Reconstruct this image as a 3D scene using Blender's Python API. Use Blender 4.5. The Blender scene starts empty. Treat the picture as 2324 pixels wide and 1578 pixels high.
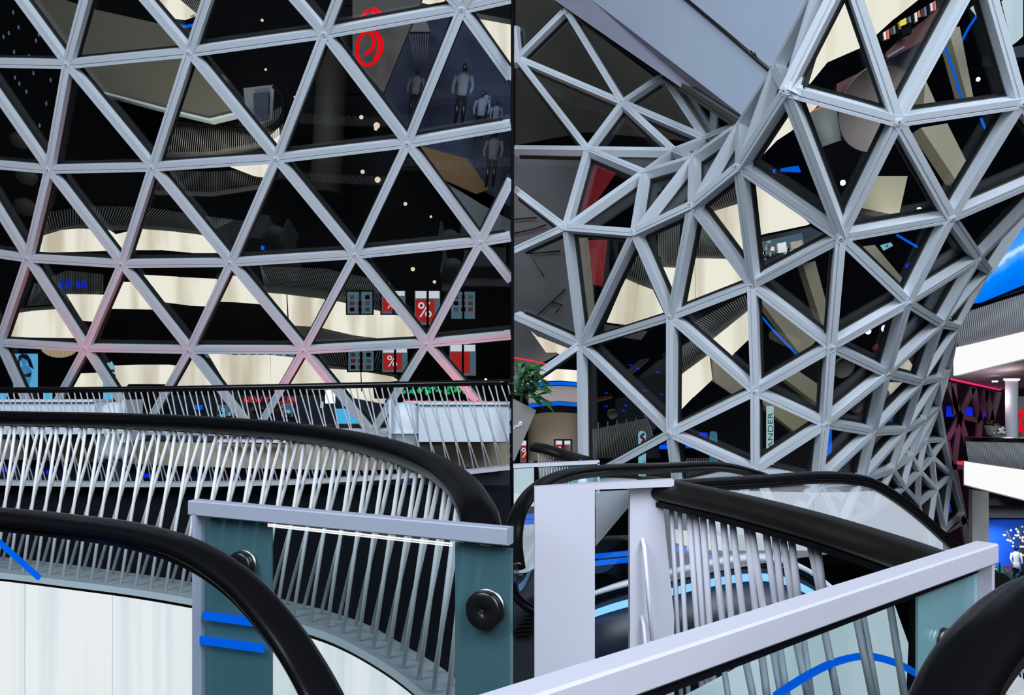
import bpy, math, random
from mathutils import Vector, Matrix
random.seed(7)
S = bpy.context.scene
COL = S.collection
F, CX, HZ = 1900.0, 1162.0, 880.0          # focal length in px, centre column, horizon row
EYE = Vector((0, 0, 1.5))

# ------------------------------------------------------------------ camera, world, light, exposure
cam = bpy.data.objects.new('camera', bpy.data.cameras.new('camera'))
COL.objects.link(cam)
cam.location = EYE
cam.rotation_euler = (math.radians(90), 0, 0)
cam.data.sensor_width = 36.0
cam.data.lens = 36.0 * F / 2324.0
cam.data.shift_y = (HZ - 789.0) / 2324.0
cam.data.clip_start = 0.02
cam.data.clip_end = 300
S.camera = cam

w = bpy.data.worlds.new('night'); S.world = w
w.use_nodes = True
w.node_tree.nodes['Background'].inputs[0].default_value = (0.010, 0.013, 0.022, 1)
w.node_tree.nodes['Background'].inputs[1].default_value = 0.12

def area(name, loc, aim, size, power, col):
    l = bpy.data.lights.new(name, 'AREA'); l.energy = power; l.shape = 'DISK'; l.size = size; l.color = col
    o = bpy.data.objects.new(name, l); COL.objects.link(o); o.location = loc
    o.rotation_euler = (Vector(aim) - Vector(loc)).to_track_quat('-Z', 'Y').to_euler(); return o
def point(name, loc, power, col, r=0.08):
    l = bpy.data.lights.new(name, 'POINT'); l.energy = power; l.color = col; l.shadow_soft_size = r
    o = bpy.data.objects.new(name, l); COL.objects.link(o); o.location = loc; return o
def spot(name, loc, aim, power, col, ang=60, r=0.15):
    l = bpy.data.lights.new(name, 'SPOT'); l.energy = power; l.color = col; l.spot_size = math.radians(ang); l.spot_blend = 0.6
    l.shadow_soft_size = r
    o = bpy.data.objects.new(name, l); COL.objects.link(o); o.location = loc
    o.rotation_euler = (Vector(aim) - Vector(loc)).to_track_quat('-Z', 'Y').to_euler(); return o

area('hall_lamp', (-6.5, -3.0, 10.0), (-4, 12, 2), 9, 1800, (0.80, 0.90, 1.0))
area('hall_lamp', (5.5, -4.0, 9.0), (4.5, 9, 2), 8, 1900, (0.82, 0.90, 1.0))

area('gallery_fill', (1.5, -3.2, 3.2), (1.3, 3.2, 0.6), 4, 130, (0.93, 0.93, 1.0))  # unseen fill from the camera side, added to brighten the near rods

S.view_settings.view_transform = 'Standard'
S.view_settings.look = 'None'
S.view_settings.gamma = 1.0
S.view_settings.use_curve_mapping = False
S.view_settings.exposure = 0.0
S.cycles.transparent_max_bounces = 24

# ------------------------------------------------------------------ helpers
def P(x, y, d):
    return EYE + Vector(((x - CX) / F * d, d, -(y - HZ) / F * d))
def G(x, y, z):                                   # point on the level z (above the eye) seen at x, y
    return P(x, y, -z * F / (y - HZ))
def PP(*pts): return [P(*p) for p in pts]

class MB:
    def __init__(s): s.v = []; s.f = []; s.m = []; s.smooth = []
    def add(s, vs, fs, m=0, sm=False):
        b = len(s.v); s.v += [Vector(v) for v in vs]
        for f in fs: s.f.append([b + i for i in f]); s.m.append(m); s.smooth.append(sm)
    def prism(s, front, off, m=0):
        n = len(front); off = Vector(off)
        vs = list(front) + [p + off for p in front]
        fs = [list(range(n)), list(range(2 * n - 1, n - 1, -1))]
        for i in range(n): fs.append([i, n + i, n + (i + 1) % n, (i + 1) % n])
        s.add(vs, fs, m)
    def box(s, c, sx, sy, sz, m=0, rz=0):
        ca, sa = math.cos(rz), math.sin(rz); vs = []
        for z in (-1, 1):
            for x, y in ((-1, -1), (1, -1), (1, 1), (-1, 1)):
                X, Y = x * sx / 2, y * sy / 2
                vs.append(Vector(c) + Vector((X * ca - Y * sa, X * sa + Y * ca, z * sz / 2)))
        s.add(vs, [[3, 2, 1, 0], [4, 5, 6, 7], [0, 1, 5, 4], [1, 2, 6, 5], [2, 3, 7, 6], [3, 0, 4, 7]], m)
    def beam(s, a, b, n, prof, m=0):              # prof: (across, along n) points, counter-clockwise
        t = (b - a).normalized(); n = (n - t * n.dot(t)).normalized(); q = t.cross(n)
        k = len(prof)
        vs = [a + q * u + n * h for u, h in prof] + [b + q * u + n * h for u, h in prof]
        fs = [list(range(k - 1, -1, -1)), list(range(k, 2 * k))]
        for i in range(k): j = (i + 1) % k; fs.append([i, j, k + j, k + i])
        s.add(vs, fs, m)
    def sweep(s, pts, prof, m=0, up=Vector((0, 0, 1)), closed_prof=True, sm=True, caps=True, scale=None):
        n = len(pts); k = len(prof); vs = []
        for i, p in enumerate(pts):
            t = (pts[min(i + 1, n - 1)] - pts[max(i - 1, 0)]).normalized()
            q = t.cross(up).normalized(); u = q.cross(t)
            sc = scale[i] if scale else 1.0
            vs += [p + q * a * sc + u * b * sc for a, b in prof]
        fs = []
        for i in range(n - 1):
            for j in range(k if closed_prof else k - 1):
                j2 = (j + 1) % k
                fs.append([i * k + j, i * k + j2, (i + 1) * k + j2, (i + 1) * k + j])
        s.add(vs, fs, m, sm)
        if caps and closed_prof:
            b = len(s.v) - n * k
            for r in (range(k - 1, -1, -1), range((n - 1) * k, n * k)):
                s.f.append([b + i for i in r]); s.m.append(m); s.smooth.append(False)
    def tube(s, pts, r, seg=8, m=0, r2=None, up=None, scale=None):
        prof = [(r * math.cos(2 * math.pi * i / seg), (r2 or r) * math.sin(2 * math.pi * i / seg)) for i in range(seg)]
        d = (pts[-1] - pts[0]).normalized()
        if up is None: up = Vector((0, 0, 1)) if abs(d.z) < 0.9 else Vector((0, 1, 0))
        s.sweep(pts, prof, m, up, scale=scale)
    def lathe(s, c, prof, seg=16, m=0, axis=Vector((0, 0, 1)), sm=True):
        axis = axis.normalized(); q = axis.orthogonal().normalized(); u = axis.cross(q); k = len(prof)
        vs = []
        for i in range(seg):
            a = 2 * math.pi * i / seg; d = q * math.cos(a) + u * math.sin(a)
            vs += [c + d * r + axis * h for r, h in prof]
        fs = []
        for i in range(seg):
            i2 = (i + 1) % seg
            for j in range(k - 1): fs.append([i * k + j, i2 * k + j, i2 * k + j + 1, i * k + j + 1])
        s.add(vs, fs, m, sm)
    def ball(s, c, rx, ry=None, rz=None, seg=10, rings=6, m=0):
        ry = ry or rx; rz = rz or rx; vs = [c + Vector((0, 0, rz))]; fs = []
        for i in range(1, rings):
            th = math.pi * i / rings
            for j in range(seg):
                ph = 2 * math.pi * j / seg
                vs.append(c + Vector((rx * math.sin(th) * math.cos(ph), ry * math.sin(th) * math.sin(ph), rz * math.cos(th))))
        vs.append(c - Vector((0, 0, rz))); L = len(vs) - 1
        for j in range(seg):
            j2 = (j + 1) % seg
            fs.append([0, 1 + j, 1 + j2]); fs.append([L, L - seg + j2, L - seg + j])
            for i in range(rings - 2): a = 1 + i * seg; fs.append([a + j, a + seg + j, a + seg + j2, a + j2])
        s.add(vs, fs, m, True)

def obj(name, mb, mats, parent=None):
    me = bpy.data.meshes.new(name)
    me.from_pydata([tuple(v) for v in mb.v], [], mb.f)
    mats = mats if isinstance(mats, (list, tuple)) else [mats]
    for m in mats: me.materials.append(m)
    me.polygons.foreach_set('material_index', mb.m)
    me.polygons.foreach_set('use_smooth', mb.smooth)
    me.update()
    o = bpy.data.objects.new(name, me); COL.objects.link(o)
    if parent is not None:
        o.parent = parent
        q = parent; off = Vector((0, 0, 0))
        while q is not None: off += q.location; q = q.parent
        o.location = -off
    else:                                          # put the origin in the middle of the thing
        c = sum(mb.v, Vector()) / max(1, len(mb.v))
        for vert in me.vertices: vert.co -= c
        o.location = c
    return o
def thing(name, label, cat, loc=(0, 0, 0), group=None):
    o = bpy.data.objects.new(name, None); COL.objects.link(o); o.location = loc; o.empty_display_size = 0.1
    o['label'] = label; o['category'] = cat
    if group: o['group'] = group
    return o
def tag(o, label, cat, group=None):
    o['label'] = label; o['category'] = cat
    if group: o['group'] = group
    return o
def struct(name, mb, mats):
    o = obj(name, mb, mats); o['kind'] = 'structure'; return o
def sroot(name, loc=(0, 0, 0)):
    o = bpy.data.objects.new(name, None); COL.objects.link(o); o.location = loc; o['kind'] = 'structure'; return o
def pxprism(pts, t, d=None, m=0, mb=None):
    mb = mb or MB()
    mb.prism([P(p[0], p[1], p[2] if len(p) > 2 else d) for p in pts], (0, t, 0), m); return mb
def text(s, x, y, d, h, mat, parent, deg=0, name='lettering', w=1.0, align='CENTER'):
    cu = bpy.data.curves.new(name, 'FONT'); cu.body = s; cu.align_x = align; cu.align_y = 'CENTER'
    cu.size = h * d / F / 0.70; cu.extrude = 0.004; cu.materials.append(mat); cu.resolution_u = 4
    tmp = bpy.data.objects.new(name, cu); COL.objects.link(tmp)
    me = bpy.data.meshes.new_from_object(tmp.evaluated_get(bpy.context.evaluated_depsgraph_get()))
    bpy.data.objects.remove(tmp); bpy.data.curves.remove(cu); me.name = name
    if not me.materials: me.materials.append(mat)
    o = bpy.data.objects.new(name, me); COL.objects.link(o)
    a = math.radians(deg)
    X = Vector((math.cos(a), 0, math.sin(a))); Y = Vector((-math.sin(a), 0, math.cos(a))); Z = Vector((0, -1, 0))
    loc = P(x, y, d)
    M = Matrix(((X.x * w, Y.x, Z.x, loc.x), (X.y * w, Y.y, Z.y, loc.y), (X.z * w, Y.z, Z.z, loc.z), (0, 0, 0, 1)))
    if parent is not None:
        o.parent = parent; q = parent; off = Vector()
        while q is not None: off += q.location; q = q.parent
        M = Matrix.Translation(-off) @ M
    o.matrix_basis = M
    return o
def smooth(pts, n=6):                              # Catmull-Rom through the points
    out = []; L = len(pts)
    for i in range(L - 1):
        a, b, c, d = pts[max(i - 1, 0)], pts[i], pts[i + 1], pts[min(i + 2, L - 1)]
        for k in range(n):
            t = k / n
            out.append(0.5 * ((2 * b) + (c - a) * t + (2 * a - 5 * b + 4 * c - d) * t * t + (3 * b - a - 3 * c + d) * t ** 3))
    out.append(pts[-1]); return out
class Path:                                        # arc-length lookup along a polyline
    def __init__(s, pts):
        s.p = pts; s.l = [0]
        for a, b in zip(pts, pts[1:]): s.l.append(s.l[-1] + (b - a).length)
        s.len = s.l[-1]
    def at(s, t):
        t = max(0, min(s.len, t))
        for i in range(len(s.l) - 1):
            if t <= s.l[i + 1]:
                u = (t - s.l[i]) / max(1e-9, s.l[i + 1] - s.l[i]); return s.p[i].lerp(s.p[i + 1], u)
        return s.p[-1]

# ------------------------------------------------------------------ materials
def mat(name, col, rough=0.5, metal=0.0, spec=0.5, coat=0.0, grain=0.0, gscale=40):
    m = bpy.data.materials.new(name); m.use_nodes = True; nt = m.node_tree; b = nt.nodes['Principled BSDF']
    b.inputs['Base Color'].default_value = (*col, 1); b.inputs['Roughness'].default_value = rough
    b.inputs['Metallic'].default_value = metal; b.inputs['Specular IOR Level'].default_value = spec
    b.inputs['Coat Weight'].default_value = coat
    if grain:
        tc = nt.nodes.new('ShaderNodeTexCoord'); nz = nt.nodes.new('ShaderNodeTexNoise'); nz.inputs['Scale'].default_value = gscale
        nz.inputs['Detail'].default_value = 5
        mx = nt.nodes.new('ShaderNodeMix'); mx.data_type = 'RGBA'
        mx.inputs['A'].default_value = (*[c * (1 - grain) for c in col], 1); mx.inputs['B'].default_value = (*[min(1, c * (1 + grain)) for c in col], 1)
        nt.links.new(tc.outputs['Object'], nz.inputs['Vector']); nt.links.new(nz.outputs['Fac'], mx.inputs['Factor'])
        nt.links.new(mx.outputs['Result'], b.inputs['Base Color'])
    return m
def emit(name, col, strength=1.0):
    m = bpy.data.materials.new(name); m.use_nodes = True; nt = m.node_tree; nt.nodes.clear()
    e = nt.nodes.new('ShaderNodeEmission'); e.inputs[0].default_value = (*col, 1); e.inputs[1].default_value = strength
    o = nt.nodes.new('ShaderNodeOutputMaterial'); nt.links.new(e.outputs[0], o.inputs[0]); return m
def backlit(name, c0, c1, strength, sx=9.0):       # backlit sheet with soft vertical streaks of the tubes behind it
    m = emit(name, c1, strength); nt = m.node_tree; e = nt.nodes['Emission']
    tc = nt.nodes.new('ShaderNodeTexCoord'); mp = nt.nodes.new('ShaderNodeMapping'); mp.inputs['Scale'].default_value = (sx, sx, 0.25)
    nz = nt.nodes.new('ShaderNodeTexNoise'); nz.inputs['Scale'].default_value = 1.0; nz.inputs['Detail'].default_value = 2
    rp = nt.nodes.new('ShaderNodeValToRGB'); rp.color_ramp.elements[0].position = 0.32; rp.color_ramp.elements[0].color = (*c0, 1)
    rp.color_ramp.elements[1].position = 0.56; rp.color_ramp.elements[1].color = (*c1, 1)
    nt.links.new(tc.outputs['Object'], mp.inputs[0]); nt.links.new(mp.outputs[0], nz.inputs['Vector'])
    nt.links.new(nz.outputs['Fac'], rp.inputs[0]); nt.links.new(rp.outputs[0], e.inputs[0]); return m
def glass(name, tint, refl=1.0, rough=0.0, body=None, bodyfac=0.0):
    m = bpy.data.materials.new(name); m.use_nodes = True; nt = m.node_tree; nt.nodes.clear()
    t = nt.nodes.new('ShaderNodeBsdfTransparent'); t.inputs[0].default_value = (*tint, 1)
    g = nt.nodes.new('ShaderNodeBsdfGlossy'); g.inputs['Roughness'].default_value = rough; g.inputs[0].default_value = (refl, refl, refl, 1)
    lw = nt.nodes.new('ShaderNodeLayerWeight'); pw = nt.nodes.new('ShaderNodeMath'); pw.operation = 'POWER'; pw.inputs[1].default_value = 5
    fr = nt.nodes.new('ShaderNodeMath'); fr.operation = 'MULTIPLY_ADD'; fr.inputs[1].default_value = 0.96; fr.inputs[2].default_value = 0.04
    nt.links.new(lw.outputs['Facing'], pw.inputs[0]); nt.links.new(pw.outputs[0], fr.inputs[0])
    mx = nt.nodes.new('ShaderNodeMixShader'); o = nt.nodes.new('ShaderNodeOutputMaterial')
    base = t
    if body:
        d = nt.nodes.new('ShaderNodeBsdfDiffuse'); d.inputs[0].default_value = (*body, 1)
        m2 = nt.nodes.new('ShaderNodeMixShader'); m2.inputs[0].default_value = bodyfac
        nt.links.new(t.outputs[0], m2.inputs[1]); nt.links.new(d.outputs[0], m2.inputs[2]); base = m2
    nt.links.new(fr.outputs[0], mx.inputs[0]); nt.links.new(base.outputs[0], mx.inputs[1]); nt.links.new(g.outputs[0], mx.inputs[2])
    nt.links.new(mx.outputs[0], o.inputs[0]); return m

M = dict(
    steel=mat('painted_steel', (0.60, 0.66, 0.73), 0.42, grain=0.05),
    gasket=mat('black_gasket', (0.006, 0.007, 0.008), 0.6),
    frame=mat('window_frame_grey', (0.055, 0.058, 0.05), 0.5),
    pane=glass('facade_glass', (0.94, 0.96, 0.95), 0.5),
    clear=glass('clear_glass', (0.90, 0.95, 0.96), 0.8),
    tealglass=glass('teal_frosted_glass', (0.20, 0.42, 0.48), 0.8, 0.02, (0.15, 0.27, 0.30), 0.55),
    reflglass=glass('pale_reflection_glass', (0.85, 0.88, 0.92), 0.9, 0.02, (0.85, 0.90, 0.96), 0.20),  # white body colour imitates the lit fascia reflected in the glass
    rail=mat('black_rubber', (0.004, 0.004, 0.005), 0.2, spec=0.35),
    softrail=mat('black_satin_rail', (0.003, 0.003, 0.004), 0.28, spec=0.14, grain=0.3, gscale=9),
    rod2=mat('far_white_rod', (0.40, 0.41, 0.44), 0.45),
    rod=mat('white_rod', (0.66, 0.68, 0.70), 0.4),
    white=mat('white_lacquer', (0.50, 0.50, 0.58), 0.4, grain=0.03, gscale=6),
    framebar=mat('grey_lacquer', (0.30, 0.335, 0.42), 0.42, grain=0.04),
    ledge=mat('grey_ledge', (0.20, 0.23, 0.25), 0.5, grain=0.2, gscale=5),
    lip=mat('pale_lip', (0.45, 0.52, 0.56), 0.4),
    duct=mat('white_duct', (0.62, 0.70, 0.78), 0.45, grain=0.04, gscale=3),
    blackgloss=mat('black_gloss_panel', (0.008, 0.009, 0.012), 0.12),
    black=mat('matt_black', (0.003, 0.003, 0.004), 0.8, spec=0.1),
    dark=mat('dark_floor', (0.02, 0.022, 0.028), 0.4, grain=0.3, gscale=2),
    navy=mat('navy_wall', (0.012, 0.018, 0.045), 0.6),
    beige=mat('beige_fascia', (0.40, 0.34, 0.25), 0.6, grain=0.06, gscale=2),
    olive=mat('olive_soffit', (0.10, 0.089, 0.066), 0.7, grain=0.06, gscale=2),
    dimrod=mat('dim_rod', (0.22, 0.21, 0.20), 0.5),
    darkedge=mat('dark_brown_edge', (0.07, 0.065, 0.06), 0.6),
    ceil=mat('soffit_grey', (0.36, 0.42, 0.53), 0.8, grain=0.04, gscale=4),
    ceilside=mat('soffit_edge', (0.20, 0.20, 0.26), 0.8, grain=0.05, gscale=4),
    greyceil=mat('grey_plaster', (0.20, 0.20, 0.22), 0.8, grain=0.15, gscale=1.2),
    pipe=mat('black_pipe', (0.01, 0.01, 0.01), 0.5),
    steeldark=mat('dark_steel', (0.035, 0.035, 0.04), 0.25, metal=0.8),
    chrome=mat('brushed_steel', (0.5, 0.5, 0.5), 0.3, metal=1.0),
    leaf=mat('leaf_green', (0.012, 0.075, 0.018), 0.45, grain=0.4, gscale=6),
    pot=mat('planter_grey', (0.15, 0.155, 0.15), 0.6, grain=0.05),
    redpaint=mat('red_cloth', (0.45, 0.012, 0.02), 0.7, grain=0.2, gscale=3),
    orange=mat('orange_pot', (0.75, 0.13, 0.03), 0.5),
    brown=mat('brown_round', (0.22, 0.18, 0.17), 0.7, grain=0.1, gscale=3),
    skin=mat('mannequin_black', (0.012, 0.012, 0.013), 0.25),
    cloth=mat('pale_cloth', (0.15, 0.16, 0.18), 0.8, grain=0.4, gscale=25),
    petal=mat('white_petal', (0.75, 0.75, 0.75), 0.6),
    wood=mat('dark_twig', (0.05, 0.035, 0.025), 0.7),
    column=mat('column_white', (0.55, 0.57, 0.64), 0.4),
    concrete=mat('grey_concrete', (0.55, 0.55, 0.55), 0.8, grain=0.15, gscale=8),
    lit=backlit('backlit_white', (0.72, 0.80, 0.86), (0.96, 0.955, 0.97), 0.98, 7.0),
    litwarm=backlit('backlit_cream', (0.56, 0.49, 0.38), (0.90, 0.845, 0.735), 1.12, 2.2),
    litcool=emit('plain_glow', (0.97, 0.965, 0.97), 1.0),
    blue=emit('blue_led', (0.0, 0.125, 0.86), 0.95),
    bluesoft=emit('blue_led_dim', (0.006, 0.03, 0.9), 0.7),
    bluewhite=emit('blue_white_led', (0.22, 0.52, 1.0), 1.3),
    cyan=emit('cyan_sign', (0.08, 0.55, 1.0), 0.9),
    paleblue=emit('pale_blue_sign', (0.26, 0.62, 0.80), 0.75),
    red=emit('red_neon', (1.0, 0.0, 0.006), 1.0),
    reddim=emit('red_led', (1.0, 0.04, 0.05), 0.9),
    redposter=emit('red_poster', (0.42, 0.022, 0.02), 0.85),
    whitesign=emit('white_lettering', (0.8, 0.85, 0.95), 0.8),
    tealtext=emit('teal_lettering', (0.0, 0.12, 0.14), 0.8),
    green=emit('green_lamp', (0.01, 0.55, 0.15), 0.8),
    lamp=emit('warm_lamp', (1.0, 0.85, 0.66), 3.0),
    coollamp=emit('cool_lamp', (0.75, 0.88, 1.0), 2.0),
    vitrine=emit('vitrine_light', (0.10, 0.18, 0.24), 0.7),
    pink=emit('pink_cove_light', (1.0, 0.03, 0.16), 1.0),
    purple=mat('purple_steel', (0.16, 0.12, 0.14), 0.5),
    tealglass2=glass('pale_teal_glass', (0.30, 0.50, 0.55), 0.8, 0.02, (0.42, 0.62, 0.66), 0.75),
    litblue=backlit('backlit_pale_blue', (0.50, 0.66, 0.74), (0.70, 0.83, 0.90), 0.85, 3.0),
    satin2=mat('worn_black_rail', (0.008, 0.007, 0.006), 0.34, spec=0.42, grain=0.5, gscale=7),
    rodlav=mat('lavender_white_rod', (0.70, 0.70, 0.79), 0.4),
    dark2=mat('blue_black_skirt', (0.012, 0.016, 0.032), 0.35),
    dark3=mat('slate_sheet', (0.008, 0.009, 0.012), 0.6),
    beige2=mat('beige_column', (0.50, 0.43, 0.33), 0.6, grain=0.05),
    soffit2=mat('mauve_soffit', (0.62, 0.57, 0.66), 0.7, grain=0.05),
    winedark=mat('wine_glazing', (0.030, 0.006, 0.018), 0.3),
    bluewall=mat('deep_blue_backdrop', (0.005, 0.11, 0.75), 0.7, grain=0.15, gscale=2),
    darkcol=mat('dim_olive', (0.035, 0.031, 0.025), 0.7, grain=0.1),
    navy2=mat('navy_display_wall', (0.018, 0.026, 0.075), 0.7, grain=0.3, gscale=3),
    bed=mat('amber_gravel', (0.22, 0.13, 0.06), 0.9, grain=0.8, gscale=30),
    lampdim=emit('small_warm_lamp', (1.0, 0.80, 0.6), 0.9),
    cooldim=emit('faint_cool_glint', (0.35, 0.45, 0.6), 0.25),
    crystal=emit('crystal_glow', (0.80, 0.62, 0.40), 0.6),
    posterblue=emit('poster_light_blue', (0.12, 0.48, 0.85), 0.85),
    postdark=emit('poster_dark', (0.004, 0.008, 0.02), 1.0),
    postskin=emit('poster_mid_blue', (0.05, 0.24, 0.50), 0.9),
    olive2=mat('olive_beam', (0.30, 0.27, 0.19), 0.7, grain=0.15),
    winered=mat('wine_red_counter', (0.07, 0.008, 0.012), 0.6),
    yellow=mat('yellow_plastic', (0.75, 0.62, 0.03), 0.5),
    signwhite=emit('lit_sign_white', (0.50, 0.68, 0.72), 0.8),
    palebluedim=emit('dim_blue_sign', (0.06, 0.20, 0.32), 0.7),
    navyt=mat('navy_letter', (0.01, 0.03, 0.08), 0.7),
    plaid=mat('checked_cloth', (0.4, 0.4, 0.4), 0.8, grain=0.8, gscale=60),
)
def screen_blue():
    m = emit('blue_screen', (0, .1, 1), 1.0); nt = m.node_tree; e = nt.nodes['Emission']
    tc = nt.nodes.new('ShaderNodeTexCoord'); sp = nt.nodes.new('ShaderNodeSeparateXYZ')
    nz = nt.nodes.new('ShaderNodeTexNoise'); nz.inputs['Scale'].default_value = 4.0
    a1 = nt.nodes.new('ShaderNodeMath'); a1.operation = 'MULTIPLY_ADD'; a1.inputs[1].default_value = -0.33
    a2 = nt.nodes.new('ShaderNodeMath'); a2.operation = 'MULTIPLY_ADD'; a2.inputs[1].default_value = 0.12
    rp = nt.nodes.new('ShaderNodeValToRGB'); els = rp.color_ramp.elements
    for p, c in ((.0, (0, .17, .9)), (.16, (0, .24, 1)), (.23, (.10, .42, 1)), (.27, (.62, .85, 1)), (.31, (.05, .38, 1)), (.55, (0, .19, .95)), (1.0, (0, .10, .8))):
        if p in (0.0, 1.0): el = els[0 if p == 0 else -1]
        else: el = els.new(p)
        el.color = (*c, 1)
    L = nt.links.new
    L(tc.outputs['Generated'], sp.inputs[0]); L(tc.outputs['Generated'], nz.inputs['Vector'])
    L(sp.outputs['X'], a1.inputs[0]); L(sp.outputs['Z'], a1.inputs[2]); L(nz.outputs['Fac'], a2.inputs[0]); L(a1.outputs[0], a2.inputs[2])
    L(a2.outputs[0], rp.inputs[0]); L(rp.outputs[0], e.inputs[0]); return m
M['bluescreen'] = screen_blue()
def reflglow(name, col, strength, fac):            # translucent glowing sheet that imitates a reflected lit fascia
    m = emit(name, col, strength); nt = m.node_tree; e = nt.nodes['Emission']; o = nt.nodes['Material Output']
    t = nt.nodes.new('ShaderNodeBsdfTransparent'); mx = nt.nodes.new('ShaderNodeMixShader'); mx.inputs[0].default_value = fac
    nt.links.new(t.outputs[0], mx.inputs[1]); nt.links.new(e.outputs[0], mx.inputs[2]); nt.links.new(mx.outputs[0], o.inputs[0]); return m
M['reflglow'] = reflglow('glowing_reflection', (0.80, 0.86, 0.96), 0.9, 0.40)
# ------------------------------------------------------------------ the two triangulated glass walls
def clip_poly(poly, xlim, sign):                   # keep the side of the plane X = xlim
    out = []
    for i, a in enumerate(poly):
        b = poly[(i + 1) % len(poly)]; ia = (a.x - xlim) * sign >= 0; ib = (b.x - xlim) * sign >= 0
        if ia: out.append(a)
        if ia != ib: out.append(a.lerp(b, (xlim - a.x) / (b.x - a.x)))
    return out
def gridshell(root, nodes, edges, width, depth, xlim, sign, skip=(), extra=(), thin=(), minarea=0.02, far=None):
    pos = {k: P(*v) for k, v in nodes.items()}
    adj = {k: set() for k in nodes}
    for a, b in list(edges) + list(extra): adj[a].add(b); adj[b].add(a)
    tris = set()
    for a, b in list(edges) + list(extra):
        for c in adj[a] & adj[b]: tris.add(tuple(sorted((a, b, c))))
    def inside(p, t):
        s = []
        for i in range(3):
            x1, y1 = nodes[t[i]][:2]; x2, y2 = nodes[t[(i + 1) % 3]][:2]
            s.append((x2 - x1) * (p[1] - y1) - (y2 - y1) * (p[0] - x1))
        return all(v > 1 for v in s) or all(v < -1 for v in s)
    faces = []
    for t in sorted(tris):
        if t in skip or any(inside(nodes[k], t) for k in nodes if k not in t): continue
        a, b, c = (pos[k] for k in t); n = (b - a).cross(c - a)
        if n.length < minarea: continue
        n.normalize()
        if n.dot(EYE - (a + b + c) / 3) < 0: n = -n
        faces.append((t, n))
    nn = {k: Vector() for k in nodes}
    for t, n in faces:
        for k in t: nn[k] += n
    for k in nn:
        if nn[k].length < 1e-6: nn[k] = (EYE - pos[k])
        nn[k].normalize()
    for t, n in faces:
        c = sum((pos[k] for k in t), Vector()) / 3
        poly = clip_poly([pos[k] - nn[k] * depth for k in t], xlim, sign)
        if len(poly) < 3: continue
        mb = MB(); mb.prism(poly, -n * 0.012); obj('pane', mb, M['pane'], root)
    def barprof(k):
        w, h = width / 2 * k, depth * k
        return prof_(w, h)
    def prof_(w, h): return [[(-w, -h), (w, -h), (w, 0), (w * .42, 0), (w * .36, -.012), (w * .22, -.012), (w * .16, 0), (-w, 0)], [(-w - .02, -depth - .03), (w + .02, -depth - .03), (w + .02, -h + .012), (-w - .02, -h + .012)], [(-w - .007, -depth - .02), (w + .007, -depth - .02), (w + .007, -h + .026), (-w - .007, -h + .026)]]
    w = width / 2
    for a, b in edges:
        A, B = pos[a], pos[b]
        if (A.x - xlim) * sign < 0 and (B.x - xlim) * sign < 0: continue
        if (A.x - xlim) * sign < 0: A = A.lerp(B, (xlim - A.x) / (B.x - A.x))
        elif (B.x - xlim) * sign < 0: B = B.lerp(A, (xlim - B.x) / (A.x - B.x))
        n = (nn[a] + nn[b]).normalized(); mb = MB()
        k = far(A, B) if far else 1.0; q1, q2, q3 = barprof(k); t = (B - A).normalized() * min(.09, (B - A).length * .15)
        mb.beam(A, B, n, q1, 0); mb.beam(A + t, B - t, n, q2, 1); mb.beam(A + t, B - t, n, q3, 2)
        if (a, b) in thin: obj('edge_frame', mb, [M['frame'], M['gasket'], M['frame']], root)
        else: obj('mullion', mb, [M['steel'], M['gasket'], M['frame']], root)
    for k in nodes:
        if (pos[k].x - xlim) * sign < 0.06: continue
        mb = MB(); mb.lathe(pos[k], [(0, .008), (w * .45, .008), (w * .85, .002), (w * .95, -.04)], 12, 0, nn[k], sm=False)
        mb.lathe(pos[k], [(0, .013), (w * .12, .013), (w * .14, .006)], 8, 1, nn[k], sm=False)
        obj('node_hub', mb, [M['steel'], M['gasket']], root)
    return pos, nn

def dl(x, y):
    return 13.2 - 0.0036 * (985 - y) + 1.2 * ((1160 - x) / 1160) ** 2
rows = [[(-260, -100), (-40, -110), (222, -120), (523, -165), (840, -195), (1165, -240), (1480, -290)],
        [(-270, 120), (-62, 143), (150, 147), (428, 120), (735, 78), (1047, 22), (1370, -50)],
        [(-230, 350), (-75, 370), (108, 386), (344, 381), (626, 362), (924, 327), (1228, 275)],
        [(-270, 540), (-100, 565), (60, 588), (274, 601), (522, 598), (805, 580), (1090, 551), (1390, 505)],
        [(-190, 762), (-5, 780), (192, 792), (428, 796), (688, 797), (968, 782), (1250, 755)],
        [(-260, 950), (-110, 975), (88, 985), (320, 988), (577, 988), (843, 986), (1138, 978), (1420, 960)]]
nodesL = {}
for r, row in enumerate(rows):
    for c, (x, y) in enumerate(row): nodesL[f'{r}_{c}'] = (x, y, dl(x, y))
EL = set()
for r, row in enumerate(rows):
    for c in range(len(row) - 1): EL.add((f'{r}_{c}', f'{r}_{c+1}'))
for r in range(len(rows) - 1):                      # each node joins the two below it
    for a in range(len(rows[r])):
        for b in ((a - 1, a) if r == 3 else (a, a + 1)):
            if 0 <= b < len(rows[r + 1]): EL.add((f'{r}_{a}', f'{r+1}_{b}'))
wall_back = sroot('wall_back', P(577, 988, 13))
gridshell(wall_back, nodesL, sorted(EL), 0.112, 0.12, -0.02, -1)

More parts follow.
